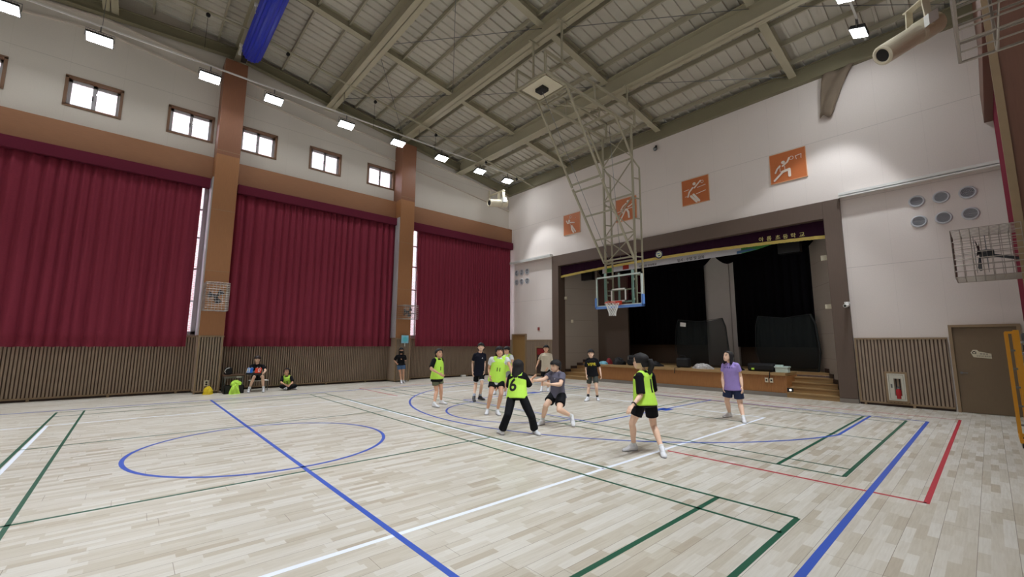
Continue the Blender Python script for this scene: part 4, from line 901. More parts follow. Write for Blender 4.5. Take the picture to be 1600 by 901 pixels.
bx = empty('storage_bin', (-16.6, 2.75, 0), 'black open bin full of lime bibs on the floor', 'bin'); O = bx.location.copy()
b = MB(O)
for (x0, x1, y0, y1, z0, z1) in ((-16.72, -16.4, 2.36, 2.9, 0, .02), (-16.72, -16.70, 2.36, 2.9, 0, .26), (-16.42, -16.4, 2.36, 2.9, 0, .26), (-16.72, -16.4, 2.36, 2.38, 0, .26), (-16.72, -16.4, 2.88, 2.9, 0, .26)): b.box(x0, x1, y0, y1, z0, z1)
b.build('bin_body', BLACK, bx)
LIME = mat('lime_bib_fabric', srgb(198, 248, 88), 0.7, noise=0.06, scale=30); YEL = mat('yellow_bib_fabric', srgb(245, 215, 40), 0.7, noise=.08)
def cloth_heap(name, c, rx, ry, rz, m, seed, label, cat, group=None, n=26, mm=14):
    rnd = random.Random(seed); c = Vector(c); b = MB(c); vs = []; fs = []; ph = [rnd.uniform(0, 6.28) for _ in range(8)]
    for j in range(mm + 1):
        t = j / mm; el = math.pi / 2 * (1 - t) 
        for k in range(n):
            a = 2 * math.pi * k / n
            w = 1 + .14 * math.sin(3 * a + ph[0] + 3 * t) + .12 * math.sin(5 * a + ph[1] - 5 * t) + .07 * math.sin(9 * a + ph[2] + 7 * t)
            h = math.sin(el) * (1 + .16 * math.cos(el) ** .5 * math.sin(4 * a + ph[3]) + .06 * math.sin(7 * t * 3 + ph[4]))
            vs.append(c + Vector((rx * math.cos(el) * w * math.cos(a), ry * math.cos(el) * w * math.sin(a), max(0.0, rz * h))))
    for j in range(mm):
        for k in range(n): fs.append((j * n + k, (j + 1) * n + k, (j + 1) * n + (k + 1) % n, j * n + (k + 1) % n))
    fs.append(tuple(mm * n + k for k in range(n)))
    return tag(b.add(vs, fs).build(name, m, None, smooth=True), label, cat, group)
cloth_heap('bib_heap', (-16.56, 2.68, .262), .11, .15, .15, LIME, 3, 'heap of lime bibs spilling out of the black bin', 'bib')
cloth_heap('bib_heap', (-16.3, 2.62, 0), .07, .13, .3, LIME, 4, 'lime bib hanging over the front of black bin', 'bib')
cloth_heap('bib_heap', (-16.72, 1.98, 0), .11, .13, .24, YEL, 5, 'crumpled yellow bib on the floor under the outlet', 'bib')
# bench under the scorekeeper
bn_ = empty('stool', (-17.0, 3.42, 0), 'low pale seat the scorekeeper is sitting on', 'stool'); O = bn_.location.copy()
MB(O).box(-17.2, -16.8, 3.15, 3.7, .33, .355).build('seat', WHITE, bn_, bevel=.008)
for (x, y) in ((-17.17, 3.18), (-16.83, 3.18), (-17.17, 3.67), (-16.83, 3.67)): MB(O).cyl((x, y, 0), (x, y, .335), .014, 8).build('leg', GREYM, bn_)
# things on the stage edge
cloth_heap('folded_jacket', (-11.6, 15.85, .75), .25, .13, .13, mat('light_blue_cloth', srgb(128, 190, 210), .8), 8, 'light blue jacket lying on the stage edge', 'jacket')
cloth_heap('folded_jacket', (-11.52, 16.16, .75), .14, .1, .25, mat('dark_red_cloth', srgb(150, 44, 52), .8), 9, 'dark red cloth behind the light blue jacket', 'jacket')
NYL = mat('black_bag_nylon', srgb(18, 18, 22), .7, noise=.3, scale=8)
cloth_heap('bag', (-10.93, 16.05, .75), .28, .18, .3, NYL, 10, 'black bag next to the light blue jacket on stage', 'bag')
cloth_heap('bag', (-6.1, 16.05, .75), .3, .2, .16, NYL, 13, 'flat black bag on stage behind the girl in purple', 'bag')
bp_ = empty('backpack', (-10.18, 16.0, .75), 'black backpack standing upright on the stage edge', 'backpack'); O = bp_.location.copy()
MB(O).box(-10.42, -9.95, 15.88, 16.15, .75, 1.18).build('bag_body', NYL, bp_, bevel=.08); MB(O).box(-10.36, -10.0, 15.82, 15.9, .78, 1.0).build('front_pocket', NYL, bp_, bevel=.03); MB(O).tube([(-10.24, 16.0, 1.16), (-10.22, 16.0, 1.23), (-10.13, 16.0, 1.23), (-10.1, 16.0, 1.16)], .012, 6).build('top_loop', NYL, bp_)
MB(O).box(-10.33, -10.3, 15.84, 15.87, .8, 1.12).build('grey_piping', GREYB, bp_)
cloth_heap('duffel_bag', (-9.3, 16.1, .75), .4, .2, .2, NYL, 11, 'long black bag on stage edge hidden behind the girl wearing bib 1', 'bag')
b = empty('equipment_case', (-8.0, 16.2, .75), 'black case standing left of the white and black shoes on stage', 'bag'); O = b.location.copy()
MB(O).box(-8.3, -7.8, 16.05, 16.35, .75, 1.12).build('bag_body', NYL, b, bevel=.06); MB(O).tube([(-8.2, 16.1, 1.1), (-8.1, 16.05, 1.22), (-7.95, 16.05, 1.22), (-7.88, 16.1, 1.1)], .012, 6).build('handle', NYL, b); MB(O).tube([(-8.05, 15.9, .76), (-8.1, 15.57, .74), (-8.12, 15.56, .55)], .014, 6).build('strap', NYL, b)
cloth_heap('sports_gear', (-7.2, 15.95, .75), .34, .17, .18, mat('white_black_camouflage', srgb(190, 186, 184), .7, noise=.9, scale=14), 12, 'white and black patterned bag on stage near the scoreboard case', 'bag')
b = empty('equipment_bag', (-5.2, 16.1, .75), 'wide black bag beside the white box on the stage', 'bag'); O = b.location.copy()
MB(O).box(-5.65, -4.82, 15.9, 16.3, .75, 1.02).build('bag_body', NYL, b, bevel=.07); MB(O).box(-5.5, -5.42, 15.86, 15.9, .8, .86).build('green_tag', LIME, b); MB(O).tube([(-4.85, 15.9, .77), (-4.86, 15.57, .75), (-4.87, 15.56, .56)], .014, 6).build('cable', BLACK, b)
wb = empty('white_box', (-4.57, 15.95, .75), 'white lidded box on the corner of the stage', 'box'); O = wb.location.copy(); BOXW = mat('box_white', srgb(205, 224, 216), .5)
MB(O).box(-4.76, -4.4, 15.8, 16.05, .75, .9).build('box_body', BOXW, wb, bevel=.01); MB(O).box(-4.78, -4.38, 15.78, 16.07, .9, .95).build('lid', BOXW, wb, bevel=.01); MB(O).box(-4.78, -4.58, 15.88, 16.05, .95, .99).build('lid_flap', BOXW, wb, bevel=.01)
# portable ball nets on stage
NETM = mat('black_mesh', srgb(30, 34, 34), .8)
def mesh_mat():
    m = bpy.data.materials.new('sheer_black_mesh'); m.use_nodes = True; nt = m.node_tree; nt.nodes.clear(); out = nt.nodes.new('ShaderNodeOutputMaterial'); mx = nt.nodes.new('ShaderNodeMixShader'); t = nt.nodes.new('ShaderNodeBsdfTransparent'); g = nt.nodes.new('ShaderNodeBsdfDiffuse'); g.inputs[0].default_value = (.03, .035, .035, 1)
    mx.inputs[0].default_value = .5; nt.links.new(t.outputs[0], mx.inputs[1]); nt.links.new(g.outputs[0], mx.inputs[2]); nt.links.new(mx.outputs[0], out.inputs[0]); return m
SHEER = mesh_mat()
def pop_net(x0, x1, y, z1, label, paper=False):
    o = empty('ball_net', ((x0 + x1) / 2, y, .75), label, 'net', 'black ball nets on stage'); O = o.location.copy()
    L = [(x0 + .08, y, .75), (x0 - .06, y - .1, 1.4), (x0 - .02, y - .06, z1 - .35), (x0 + .06, y, z1)]; Rr = [(x1 - .02, y, .75), (x1 + .1, y - .1, 1.4), (x1 + .02, y - .06, z1 - .35), (x1 - .12, y, z1)]
    MB(O).tube(L, .010, 6).tube(Rr, .03, 6).tube([L[3], ((x0 + x1) / 2, y, z1 - .1), Rr[3]], .01, 6).tube([L[0], Rr[0]], .014, 6).build('frame', NETM, o)
    vs = []; fs = []
    for j in range(4):
        for i in range(7):
            t = i / 6; vs.append((L[j][0] + (Rr[j][0] - L[j][0]) * t, y + .18 * math.sin(math.pi * t), L[j][2] + (Rr[j][2] - L[j][2]) * t - (.1 * math.sin(math.pi * t) if j == 3 else 0)))
    for j in range(3):
        for i in range(6): a = j * 7 + i; fs.append((a, a + 1, a + 8, a + 7))
    MB(O).add(vs, fs).build('netting', SHEER, o, smooth=True, solid=.004)
    if paper: MB(O).obox((x0 + .28, y - .02, z1 - .2), ((1, 0, -.12), (0, 1, 0), (.12, 0, 1)), .12, .003, .08).build('paper_note', WHITE, o)
pop_net(-8.72, -6.75, 17.1, 2.66, 'black mesh ball net with a white paper note', True); pop_net(-5.65, -3.85, 17.1, 2.68, 'black mesh ball net without note, nearer the stage steps')
# yellow trolley at the right edge
tr = empty('table_trolley', (.45, 11.2, 0), 'yellow framed trolley stacked with grey folding tables at right edge', 'trolley'); O = tr.location.copy(); YM = mat('trolley_yellow', srgb(228, 160, 40), .45); GT = mat('folding_table_grey', srgb(150, 152, 156), .5)
MB(O).box(.18, .215, 10.9, 10.94, .08, 1.88).box(.18, .215, 11.6, 11.64, .08, 1.88).box(.18, .22, 10.9, 11.64, .08, .14).build('front_post', YM, tr)
MB(O).box(.27, .335, 10.88, 10.95, .08, 1.9).box(.27, .335, 11.6, 11.66, .08, 1.9).box(.18, .95, 10.88, 10.95, .08, .14).box(.18, .95, 11.6, 11.66, .08, .14).box(.18, .335, 10.89, 10.94, 1.84, 1.88).build('back_post', YM, tr)
b = MB(O)
for z in (.35, .65, .95, 1.25, 1.55): b.box(.215, .27, 10.905, 10.93, z, z + .03)
b.build('rivet_plate', GREYM, tr)
for (x, y) in ((.22, 10.92), (.22, 11.62), (.88, 10.92), (.88, 11.62)): MB(O).cyl((x - .02, y, .045), (x + .02, y, .045), .045, 14).build('wheel', BLACK, tr)
gproto = None
for k in range(9):
    z = .16 + .19 * k
    if gproto is None:
        gproto = empty('folding_table', (.65, 11.25, z), 'grey folding table in the trolley stack', 'table', 'tables stacked in the yellow trolley')
        MB().box(-.3, .3, -.4, .4, 0, .04).build('table_top', GT, gproto, bevel=.006); b = MB()
        for yy in (-.3, .3): b.tube([(-.27, yy, .05), (.27, yy, .05)], .014, 6); b.bar((-.27, yy, .06), (-.27, yy, .17), .02); b.bar((.27, yy, .06), (.27, yy, .17), .02)
        b.build('folded_legs', GREYM, gproto)
    else: o = copy_tree(gproto); o.location = (.65, 11.25, z)
    tag(gproto if k == 0 else o, 'grey folding table in the yellow trolley stack, ' + ('lowest', 'second from the bottom', 'third from the bottom', 'fourth from the bottom', 'the middle one', 'fourth from the top', 'third from the top', 'second from the top', 'topmost')[k])
POSES = {
 'P1': {"H": 1.52, "F": [0.685, -0.728], "head": [-16.772, 3.293, 1.077], "neck": [-16.787, 3.306, 0.907], "sh": [[-16.917, 3.181, 0.854], [-16.64, 3.451, 0.844]], "el": [[-16.754, 3.064, 0.683], [-16.421, 3.492, 0.705]], "wr": [[-16.53, 3.067, 0.625], [-16.223, 3.399, 0.632]], "hip": [[-16.896, 3.27, 0.453], [-16.763, 3.397, 0.455]], "kn": [[-16.534, 3.188, 0.504], [-16.388, 3.412, 0.51]], "an": [[-16.52, 3.061, 0.158], [-16.381, 3.464, 0.177]], "toe": [[-16.341, 3.022, 0.025], [-16.206, 3.42, 0.025]]},
 'P2': {"H": 1.5, "F": [0.832, -0.556], "head": [-16.778, 4.244, 0.621], "neck": [-16.786, 4.264, 0.48], "sh": [[-16.861, 4.147, 0.428], [-16.712, 4.38, 0.426]], "el": [[-16.69, 4.061, 0.251], [-16.526, 4.386, 0.244]], "wr": [[-16.48, 4.132, 0.196], [-16.339, 4.265, 0.192]], "hip": [[-16.839, 4.234, 0.077], [-16.762, 4.354, 0.075]], "kn": [[-16.526, 4.036, 0.139], [-16.439, 4.453, 0.133]], "an": [[-16.502, 4.371, 0.054], [-16.398, 4.161, 0.059]], "toe": [[-16.568, 4.537, 0.025], [-16.569, 4.134, 0.025]]},
 'P3': {"H": 1.5, "F": [0.868, -0.496], "head": [-16.376, 8.452, 1.346], "neck": [-16.399, 8.457, 1.174], "sh": [[-16.482, 8.314, 1.109], [-16.326, 8.587, 1.108]], "el": [[-16.662, 8.3, 0.919], [-16.475, 8.706, 0.929]], "wr": [[-16.452, 8.273, 0.833], [-16.339, 8.527, 0.972]], "hip": [[-16.441, 8.383, 0.75], [-16.347, 8.54, 0.75]], "kn": [[-16.442, 8.472, 0.424], [-16.304, 8.543, 0.433]], "an": [[-16.219, 8.414, 0.128], [-16.46, 8.632, 0.101]], "toe": [[-16.054, 8.358, 0.025], [-16.282, 8.62, 0.025]]},
 'P4': {"H": 1.55, "F": [0.973, 0.229], "head": [-9.951, 6.248, 1.377], "neck": [-9.979, 6.234, 1.238], "sh": [[-9.935, 6.083, 1.196], [-10.032, 6.374, 1.196]], "el": [[-9.852, 5.95, 0.974], [-10.132, 6.465, 0.961]], "wr": [[-9.705, 6.108, 0.857], [-9.972, 6.367, 0.818]], "hip": [[-9.968, 6.141, 0.75], [-10.005, 6.31, 0.75]], "kn": [[-9.982, 6.223, 0.369], [-9.955, 6.343, 0.408]], "an": [[-9.784, 6.03, 0.116], [-10.144, 6.472, 0.104]], "toe": [[-9.607, 6.063, 0.025], [-9.978, 6.537, 0.025]]},
 'P5': {"H": 1.68, "F": [0.832, -0.556], "head": [-9.998, 7.71, 1.54], "neck": [-10.032, 7.701, 1.375], "sh": [[-10.11, 7.577, 1.306], [-9.964, 7.814, 1.306]], "el": [[-10.26, 7.612, 1.057], [-10.079, 7.91, 1.056]], "wr": [[-10.154, 7.536, 0.838], [-9.966, 7.813, 0.848]], "hip": [[-10.084, 7.624, 0.83], [-10.01, 7.745, 0.83]], "kn": [[-10.23, 7.708, 0.439], [-9.879, 7.667, 0.485]], "an": [[-10.015, 7.49, 0.18], [-10.145, 7.806, 0.174]], "toe": [[-9.839, 7.386, 0.025], [-9.944, 7.821, 0.025]]},
 'P6': {"H": 1.6, "F": [0.832, -0.556], "head": [-7.817, 6.586, 1.456], "neck": [-7.827, 6.605, 1.322], "sh": [[-7.938, 6.445, 1.273], [-7.732, 6.746, 1.273]], "el": [[-8.08, 6.49, 1.037], [-7.526, 6.669, 1.101]], "wr": [[-7.925, 6.385, 0.885], [-7.351, 6.58, 0.96]], "hip": [[-7.917, 6.485, 0.79], [-7.823, 6.628, 0.79]], "kn": [[-7.808, 6.323, 0.487], [-7.614, 6.479, 0.493]], "an": [[-8.048, 6.419, 0.163], [-7.829, 6.541, 0.167]], "toe": [[-7.915, 6.283, 0.025], [-7.653, 6.468, 0.025]]},
 'P7': {"H": 1.6, "F": [0.057, -0.998], "head": [-10.564, 9.204, 1.429], "neck": [-10.541, 9.251, 1.296], "sh": [[-10.707, 9.243, 1.222], [-10.382, 9.251, 1.23]], "el": [[-10.836, 9.287, 0.978], [-10.232, 9.187, 1.004]], "wr": [[-10.742, 9.152, 0.799], [-10.126, 9.065, 0.822]], "hip": [[-10.676, 9.193, 0.78], [-10.478, 9.228, 0.78]], "kn": [[-10.664, 8.982, 0.393], [-10.336, 8.997, 0.395]], "an": [[-10.908, 9.015, 0.108], [-10.517, 9.102, 0.124]], "toe": [[-10.833, 8.845, 0.025], [-10.421, 8.94, 0.025]]},
 'P8': {"H": 1.52, "F": [-0.473, 0.881], "head": [-5.988, 5.514, 1.222], "neck": [-5.985, 5.489, 1.098], "sh": [[-5.865, 5.541, 1.055], [-6.112, 5.429, 1.022]], "el": [[-5.898, 5.714, 0.859], [-6.261, 5.524, 0.827]], "wr": [[-6.025, 5.88, 0.957], [-6.382, 5.674, 0.698]], "hip": [[-5.839, 5.46, 0.69], [-5.998, 5.368, 0.69]], "kn": [[-5.61, 5.491, 0.344], [-5.862, 5.144, 0.377]], "an": [[-5.731, 5.682, 0.064], [-6.067, 5.188, 0.105]], "toe": [[-5.565, 5.644, 0.025], [-6.236, 5.239, 0.025]]},
 'P9': {"H": 1.58, "F": [-0.238, -0.971], "head": [-5.996, 6.552, 1.196], "neck": [-5.963, 6.604, 1.073], "sh": [[-6.157, 6.606, 1.017], [-5.806, 6.559, 1.013]], "el": [[-6.131, 6.35, 0.916], [-5.696, 6.367, 0.849]], "wr": [[-6.131, 6.109, 0.909], [-5.714, 6.129, 0.864]], "hip": [[-6.101, 6.638, 0.6], [-5.906, 6.627, 0.6]], "kn": [[-6.036, 6.306, 0.414], [-5.762, 6.397, 0.353]], "an": [[-6.25, 6.428, 0.113], [-5.761, 6.772, 0.2]], "toe": [[-6.23, 6.241, 0.025], [-5.606, 6.676, 0.025]]},
 'P10': {"H": 1.62, "F": [0.646, -0.763], "head": [-10.454, 10.955, 1.479], "neck": [-10.474, 10.962, 1.324], "sh": [[-10.582, 10.876, 1.249], [-10.348, 11.068, 1.252]], "el": [[-10.781, 10.932, 1.059], [-10.364, 11.118, 0.968]], "wr": [[-10.739, 10.776, 0.874], [-10.345, 10.929, 0.808]], "hip": [[-10.528, 10.92, 0.8], [-10.406, 11.02, 0.8]], "kn": [[-10.7, 11.021, 0.398], [-10.267, 10.868, 0.433]], "an": [[-10.538, 10.808, 0.157], [-10.47, 11.049, 0.16]], "toe": [[-10.425, 10.649, 0.025], [-10.332, 10.918, 0.025]]},
 'P11': {"H": 1.53, "F": [0.646, -0.763], "head": [-7.909, 10.205, 1.369], "neck": [-7.916, 10.226, 1.23], "sh": [[-8.009, 10.155, 1.174], [-7.812, 10.309, 1.177]], "el": [[-8.105, 10.221, 0.932], [-7.778, 10.43, 0.94]], "wr": [[-8.017, 10.116, 0.745], [-7.666, 10.338, 0.758]], "hip": [[-7.96, 10.195, 0.77], [-7.84, 10.294, 0.77]], "kn": [[-8.07, 10.281, 0.37], [-7.727, 10.187, 0.402]], "an": [[-7.957, 10.087, 0.116], [-7.849, 10.394, 0.119]], "toe": [[-7.922, 9.916, 0.025], [-7.714, 10.275, 0.025]]},
 'P12': {"H": 1.6, "F": [-0.984, -0.178], "head": [-3.726, 6.05, 1.376], "neck": [-3.694, 6.067, 1.225], "sh": [[-3.675, 6.287, 1.142], [-3.66, 5.907, 1.15]], "el": [[-3.698, 6.375, 0.877], [-3.603, 5.851, 0.875]], "wr": [[-3.844, 6.256, 0.63], [-3.618, 5.646, 0.742]], "hip": [[-3.633, 6.149, 0.76], [-3.655, 5.917, 0.76]], "kn": [[-3.653, 6.263, 0.366], [-3.767, 5.837, 0.435]], "an": [[-3.423, 6.089, 0.113], [-3.849, 5.996, 0.095]], "toe": [[-3.312, 5.943, 0.025], [-3.912, 5.82, 0.025]]},
 'P13': {"H": 1.5, "F": [0.004, -1.0], "head": [-3.955, 10.043, 1.38], "neck": [-3.925, 10.096, 1.243], "sh": [[-4.067, 10.113, 1.173], [-3.79, 10.072, 1.181]], "el": [[-4.11, 10.094, 0.893], [-3.746, 10.136, 0.927]], "wr": [[-4.061, 9.962, 0.713], [-3.691, 10.032, 0.73]], "hip": [[-3.999, 10.106, 0.745], [-3.826, 10.115, 0.745]], "kn": [[-4.058, 10.107, 0.373], [-3.795, 10.15, 0.348]], "an": [[-4.117, 10.367, 0.113], [-3.658, 9.91, 0.117]], "toe": [[-4.189, 10.211, 0.025], [-3.58, 9.757, 0.025]]},
}
# ================================================================ PEOPLE
V = Vector
def loft(b, secs, n=14, cap=0.5):
    """secs: (centre, Xvec, Yvec) ellipse sections with radius vectors; domed ends"""
    secs = [(V(c), V(x), V(y)) for c, x, y in secs]
    d0 = (secs[0][0] - secs[1][0]).normalized(); d1 = (secs[-1][0] - secs[-2][0]).normalized()
    if cap:
        r0 = min(secs[0][1].length, secs[0][2].length) * cap; r1 = min(secs[-1][1].length, secs[-1][2].length) * cap
        pre = [(secs[0][0] + d0 * r0, secs[0][1] * .25, secs[0][2] * .25), (secs[0][0] + d0 * r0 * .75, secs[0][1] * .7, secs[0][2] * .7)]
        post = [(secs[-1][0] + d1 * r1 * .75, secs[-1][1] * .7, secs[-1][2] * .7), (secs[-1][0] + d1 * r1, secs[-1][1] * .25, secs[-1][2] * .25)]
        secs = pre + secs + post
    vs = []; m = len(secs)
    for c, x, y in secs:
        for k in range(n):
            a = 2 * math.pi * k / n; vs.append(c + x * math.cos(a) + y * math.sin(a))
    fs = [(i * n + k, i * n + (k + 1) % n, (i + 1) * n + (k + 1) % n, (i + 1) * n + k) for i in range(m - 1) for k in range(n)]
    fs.append(tuple(range(n))[::-1]); fs.append(tuple((m - 1) * n + k for k in range(n)))
    b.add(vs, fs)
def limb(b, pts, rs, n=12, cap=.9, flat=1.0, ref=None):
    """round tapered chain through pts with radii rs"""
    pts = [V(p) for p in pts]; secs = []; X = None
    for i, p in enumerate(pts):
        d = (pts[min(i + 1, len(pts) - 1)] - pts[max(i - 1, 0)]).normalized()
        if X is None: X = V(ref) if ref is not None else d.orthogonal()
        X = (X - d * X.dot(d)).normalized(); Y = d.cross(X)
        secs.append((p, X * rs[i], Y * rs[i] * flat))
    loft(b, secs, n, cap)
def voxel(o, size, smooth=4, fac=.5):
    m = o.modifiers.new('remesh', 'REMESH'); m.mode = 'VOXEL'; m.voxel_size = size; m.use_smooth_shade = True
    if smooth:
        s = o.modifiers.new('smooth', 'SMOOTH'); s.iterations = smooth; s.factor = fac
    return o
def mix(a, b, t): return a + (b - a) * t

SKIN = mat('skin', srgb(222, 172, 142), 0.55, noise=0.03, scale=6); SKIN2 = mat('skin_fair', srgb(238, 198, 172), 0.55, noise=0.03, scale=6)
HAIRM = mat('black_hair', srgb(24, 20, 22), 0.75, noise=0.3, scale=40, stretch=(3, 3, .6)); HAIRB = mat('brown_black_hair', srgb(44, 28, 26), 0.5, noise=.3, scale=40)
LIPM = mat('lips', srgb(176, 92, 84), 0.5); EYEM = mat('eye_dark', srgb(30, 20, 18), 0.3); BROWM = mat('eyebrow', srgb(38, 28, 26), 0.7)
TB = mat('black_tee', srgb(22, 22, 26), 0.85, noise=.15, scale=20, spec=.15); TNAVY = mat('navy_tee', srgb(26, 28, 40), 0.85, noise=.12, scale=20, spec=.15)
TW = mat('white_tee', srgb(224, 226, 228), 0.8, noise=.04); TGREY = mat('grey_blue_tee', srgb(100, 98, 116), 0.85, noise=.1, scale=10); TBEIGE = mat('beige_tee', srgb(196, 184, 164), 0.85, noise=.08)
TPUR = mat('lilac_tee', srgb(160, 140, 208), 0.85, noise=.1, scale=14); SHB = mat('black_shorts', srgb(18, 19, 24), .8, noise=.15, spec=.2); SHO = mat('olive_shorts', srgb(104, 108, 84), .85, noise=.1)
SHG = mat('dark_green_grey_shorts', srgb(66, 72, 68), .85, noise=.1); SHN = mat('navy_shorts', srgb(30, 42, 76), .8, noise=.1); DEN = mat('denim_blue', srgb(84, 118, 160), .85, noise=.15, scale=30); SHLG = mat('light_grey_shorts', srgb(140, 144, 140), .85)
SHOEW = mat('white_shoe', srgb(226, 228, 234), .5, noise=.04); SHOEB = mat('black_shoe', srgb(28, 26, 30), .5, noise=.2); SOLE = mat('pale_sole', srgb(150, 150, 156), .5); SOCKW = mat('white_sock', srgb(222, 222, 222), .8); SOCKG = mat('grey_sock', srgb(150, 156, 170), .8); SOCKB = mat('black_sock', srgb(24, 24, 26), .8)
NUMB = mat('number_black', srgb(20, 22, 20), .7); MASKB = mat('black_face_mask', srgb(18, 18, 20), .8); YPR = mat('yellow_print', srgb(212, 196, 50), .7); WPR = mat('white_print', srgb(232, 232, 236), .7)

HEAD = [(0.0, .10, .20, .10), (.06, .19, .17, .20), (.15, .26, .11, .29), (.26, .305, .06, .36), (.40, .33, .01, .41), (.54, .345, -.02, .45), (.68, .345, -.035, .46), (.80, .31, -.04, .43), (.90, .24, -.04, .34), (.97, .13, -.04, .2)]
def head_at(z):
    for a, b in zip(HEAD, HEAD[1:]):
        if z <= b[0]:
            t = max(0, (z - a[0]) / (b[0] - a[0])); return [a[i] + (b[i] - a[i]) * t for i in (1, 2, 3)]
    return list(HEAD[-1][1:])

def person(key, label, group, skin, cloth, hair, look=(0, 0), extra=None):
    p = POSES[key]; H = p['H']; k = H / 1.7; bw = cloth.get('build', 1.0)
    F = V((p['F'][0], p['F'][1], 0)).normalized(); UP = V((0, 0, 1)); RT = F.cross(UP)     # RT = the person's right
    J = {n: [V(q) for q in p[n]] for n in ('sh', 'el', 'wr', 'hip', 'kn', 'an', 'toe')}
    neck = V(p['neck']); headc = V(p['head'])
    seat = cloth.get('seat', 0)
    for i in (0, 1):
        if i != cloth.get('lift', -1) and seat != 2: J['an'][i].z = 0.082 * k + .01
        J['toe'][i].z = max(.02, min(J['toe'][i].z, .03)) if seat != 2 else .03
        if seat == 2: J['an'][i].z = max(.06, J['an'][i].z)
    O = V((sum(J['an'], V()) / 2).to_tuple()); O.z = 0
    root = empty('person', O, label, 'person', group)
    pel = (J['hip'][0] + J['hip'][1]) / 2
    hx = (J['hip'][0] - J['hip'][1]).normalized(); sx = (J['sh'][0] - J['sh'][1]).normalized()
    spine = (neck - pel); sp = spine.normalized(); SL = spine.length
    def tors(t, w, d, back=0.0):
        X = mix(hx, sx, max(0, min(1, t))); X = (X - sp * X.dot(sp)).normalized(); Y = sp.cross(X)
        if Y.dot(F) < 0: Y = -Y
        c = pel + spine * t + Y * (.02 * k * math.sin(math.pi * max(0, min(1, t))) - back * k)
        return (c, X * w * k * bw, Y * d * k * bw)
    # ---- body: one continuous skin
    b = MB(O)
    loft(b, [tors(-.10, .10, .085), tors(0, .150, .105), tors(.2, .145, .100), tors(.42, .130, .092), tors(.62, .145, .102), tors(.80, .150, .100), tors(.92, .110, .075), tors(1.0, .060, .055)], 18)
    hd = headc - neck; hup = (UP * .75 + hd.normalized() * .25).normalized()
    yaw, pitch = look
    HF = (Quaternion(UP, R(yaw)) @ F); HR = HF.cross(UP).normalized(); HF = (HF * math.cos(R(pitch)) + UP * math.sin(R(pitch))); HU = HR.cross(HF).normalized()
    if HU.z < 0: HU = -HU
    hh = .147 * H * (1.04 if H < 1.56 else 1.0); base = headc - HU * hh * .52 - HF * hh * .02
    def HP(x, y, z): return base + HR * x * hh + HF * y * hh + HU * z * hh
    loft(b, [(HP(0, c, z), HR * w * hh, HF * d * hh) for z, w, c, d in HEAD], 20, .35)
    limb(b, [mix(neck, pel, .05), mix(neck, HP(0, -.08, .12), .55), HP(0, -.08, .2)], [.058 * k, .050 * k, .052 * k])
    limb(b, [HP(0, .40, .52), HP(0, .455, .40), HP(0, .44, .34)], [.03 * hh, .055 * hh, .05 * hh], 8)         # nose
    limb(b, [HP(-.09, .40, .235), HP(0, .425, .235), HP(.09, .40, .235)], [.035 * hh] * 3, 8)              # lips
    for s in (-1, 1):
        limb(b, [HP(s * .335, -.03, .36), HP(s * .37, -.05, .44), HP(s * .37, -.05, .52)], [.03 * hh, .045 * hh, .05 * hh], 8, flat=.6)
        limb(b, [HP(s * .13, .34, .62), HP(s * .22, .31, .60)], [.04 * hh, .03 * hh], 8)
    for i in (0, 1):
        s = 1 if i == 0 else -1
        S, E_, W, Hp, K, A, T_ = [J[n][i] for n in ('sh', 'el', 'wr', 'hip', 'kn', 'an', 'toe')]
        limb(b, [mix(neck, S, .25) - sp * .02 * k, mix(neck, S, .7) - sp * .015 * k, S], [.05 * k, .052 * k * bw, .055 * k * bw])
        limb(b, [S, mix(S, E_, .3), mix(S, E_, .7), E_], [.053 * k * bw, .050 * k * bw, .042 * k * bw, .037 * k * bw])
        limb(b, [E_, mix(E_, W, .25), mix(E_, W, .7), W], [.037 * k * bw, .041 * k * bw, .031 * k * bw, .025 * k])
        kf = (K - (Hp + A) / 2); kf = kf.normalized() if kf.length > .02 else F
        limb(b, [Hp, mix(Hp, K, .35), mix(Hp, K, .75), K], [.088 * k * bw, .082 * k * bw, .062 * k * bw, .054 * k * bw])
        calf = mix(K, A, .3) - kf * .016 * k
        limb(b, [K, calf, mix(K, A, .65), A], [.052 * k * bw, .056 * k * bw, .042 * k * bw, .034 * k])
        limb(b, [A, mix(A, T_, .15) - UP * .004, mix(A, T_, .3)], [.028 * k, .018 * k, .012 * k])
        # hand
        d = (W - E_).normalized(); curl = cloth.get('hands', ('relaxed', 'relaxed'))[i]
        if isinstance(curl, tuple): d = (V(curl[1]).normalized() * .8 + d * .2).normalized(); curl = curl[0]
        side = (RT * s * 1.0 + F * .2); pn = side - d * side.dot(d)
        if pn.length < .2: pn = UP - d * UP.dot(d)
        pn.normalize(); wd = d.cross(pn).normalized()        # width axis of the palm
        if wd.dot(F) < 0: wd = -wd                            # thumb side forward
        pl = .088 * k; c0 = W + d * .012 * k
        loft(b, [(c0, wd * .024 * k, pn * .017 * k), (c0 + d * pl * .45, wd * .036 * k, pn * .015 * k), (c0 + d * pl, wd * .037 * k, pn * .012 * k)], 12, .5)
        cf = {'relaxed': .32, 'open': .1, 'grip': .75}[curl]
        for q_, fl in enumerate((.070, .078, .074, .058)):
            off = wd * (.029 - .0195 * q_) * k; st = c0 + d * pl * .95 + off; sprd = wd * (.12 - .08 * q_) * (1 if curl == 'open' else .5)
            ang = 0; pts = [st]; dir_ = (d + sprd).normalized()
            for sgm in (.45, .32, .27):
                ang += cf * (1.0 if sgm < .45 else .7); dd = (dir_ * math.cos(ang) - pn * math.sin(ang)).normalized(); pts.append(pts[-1] + dd * fl * k * sgm * 1.15)
            limb(b, pts, [.0090 * k, .0086 * k, .0080 * k, .0072 * k], 8)
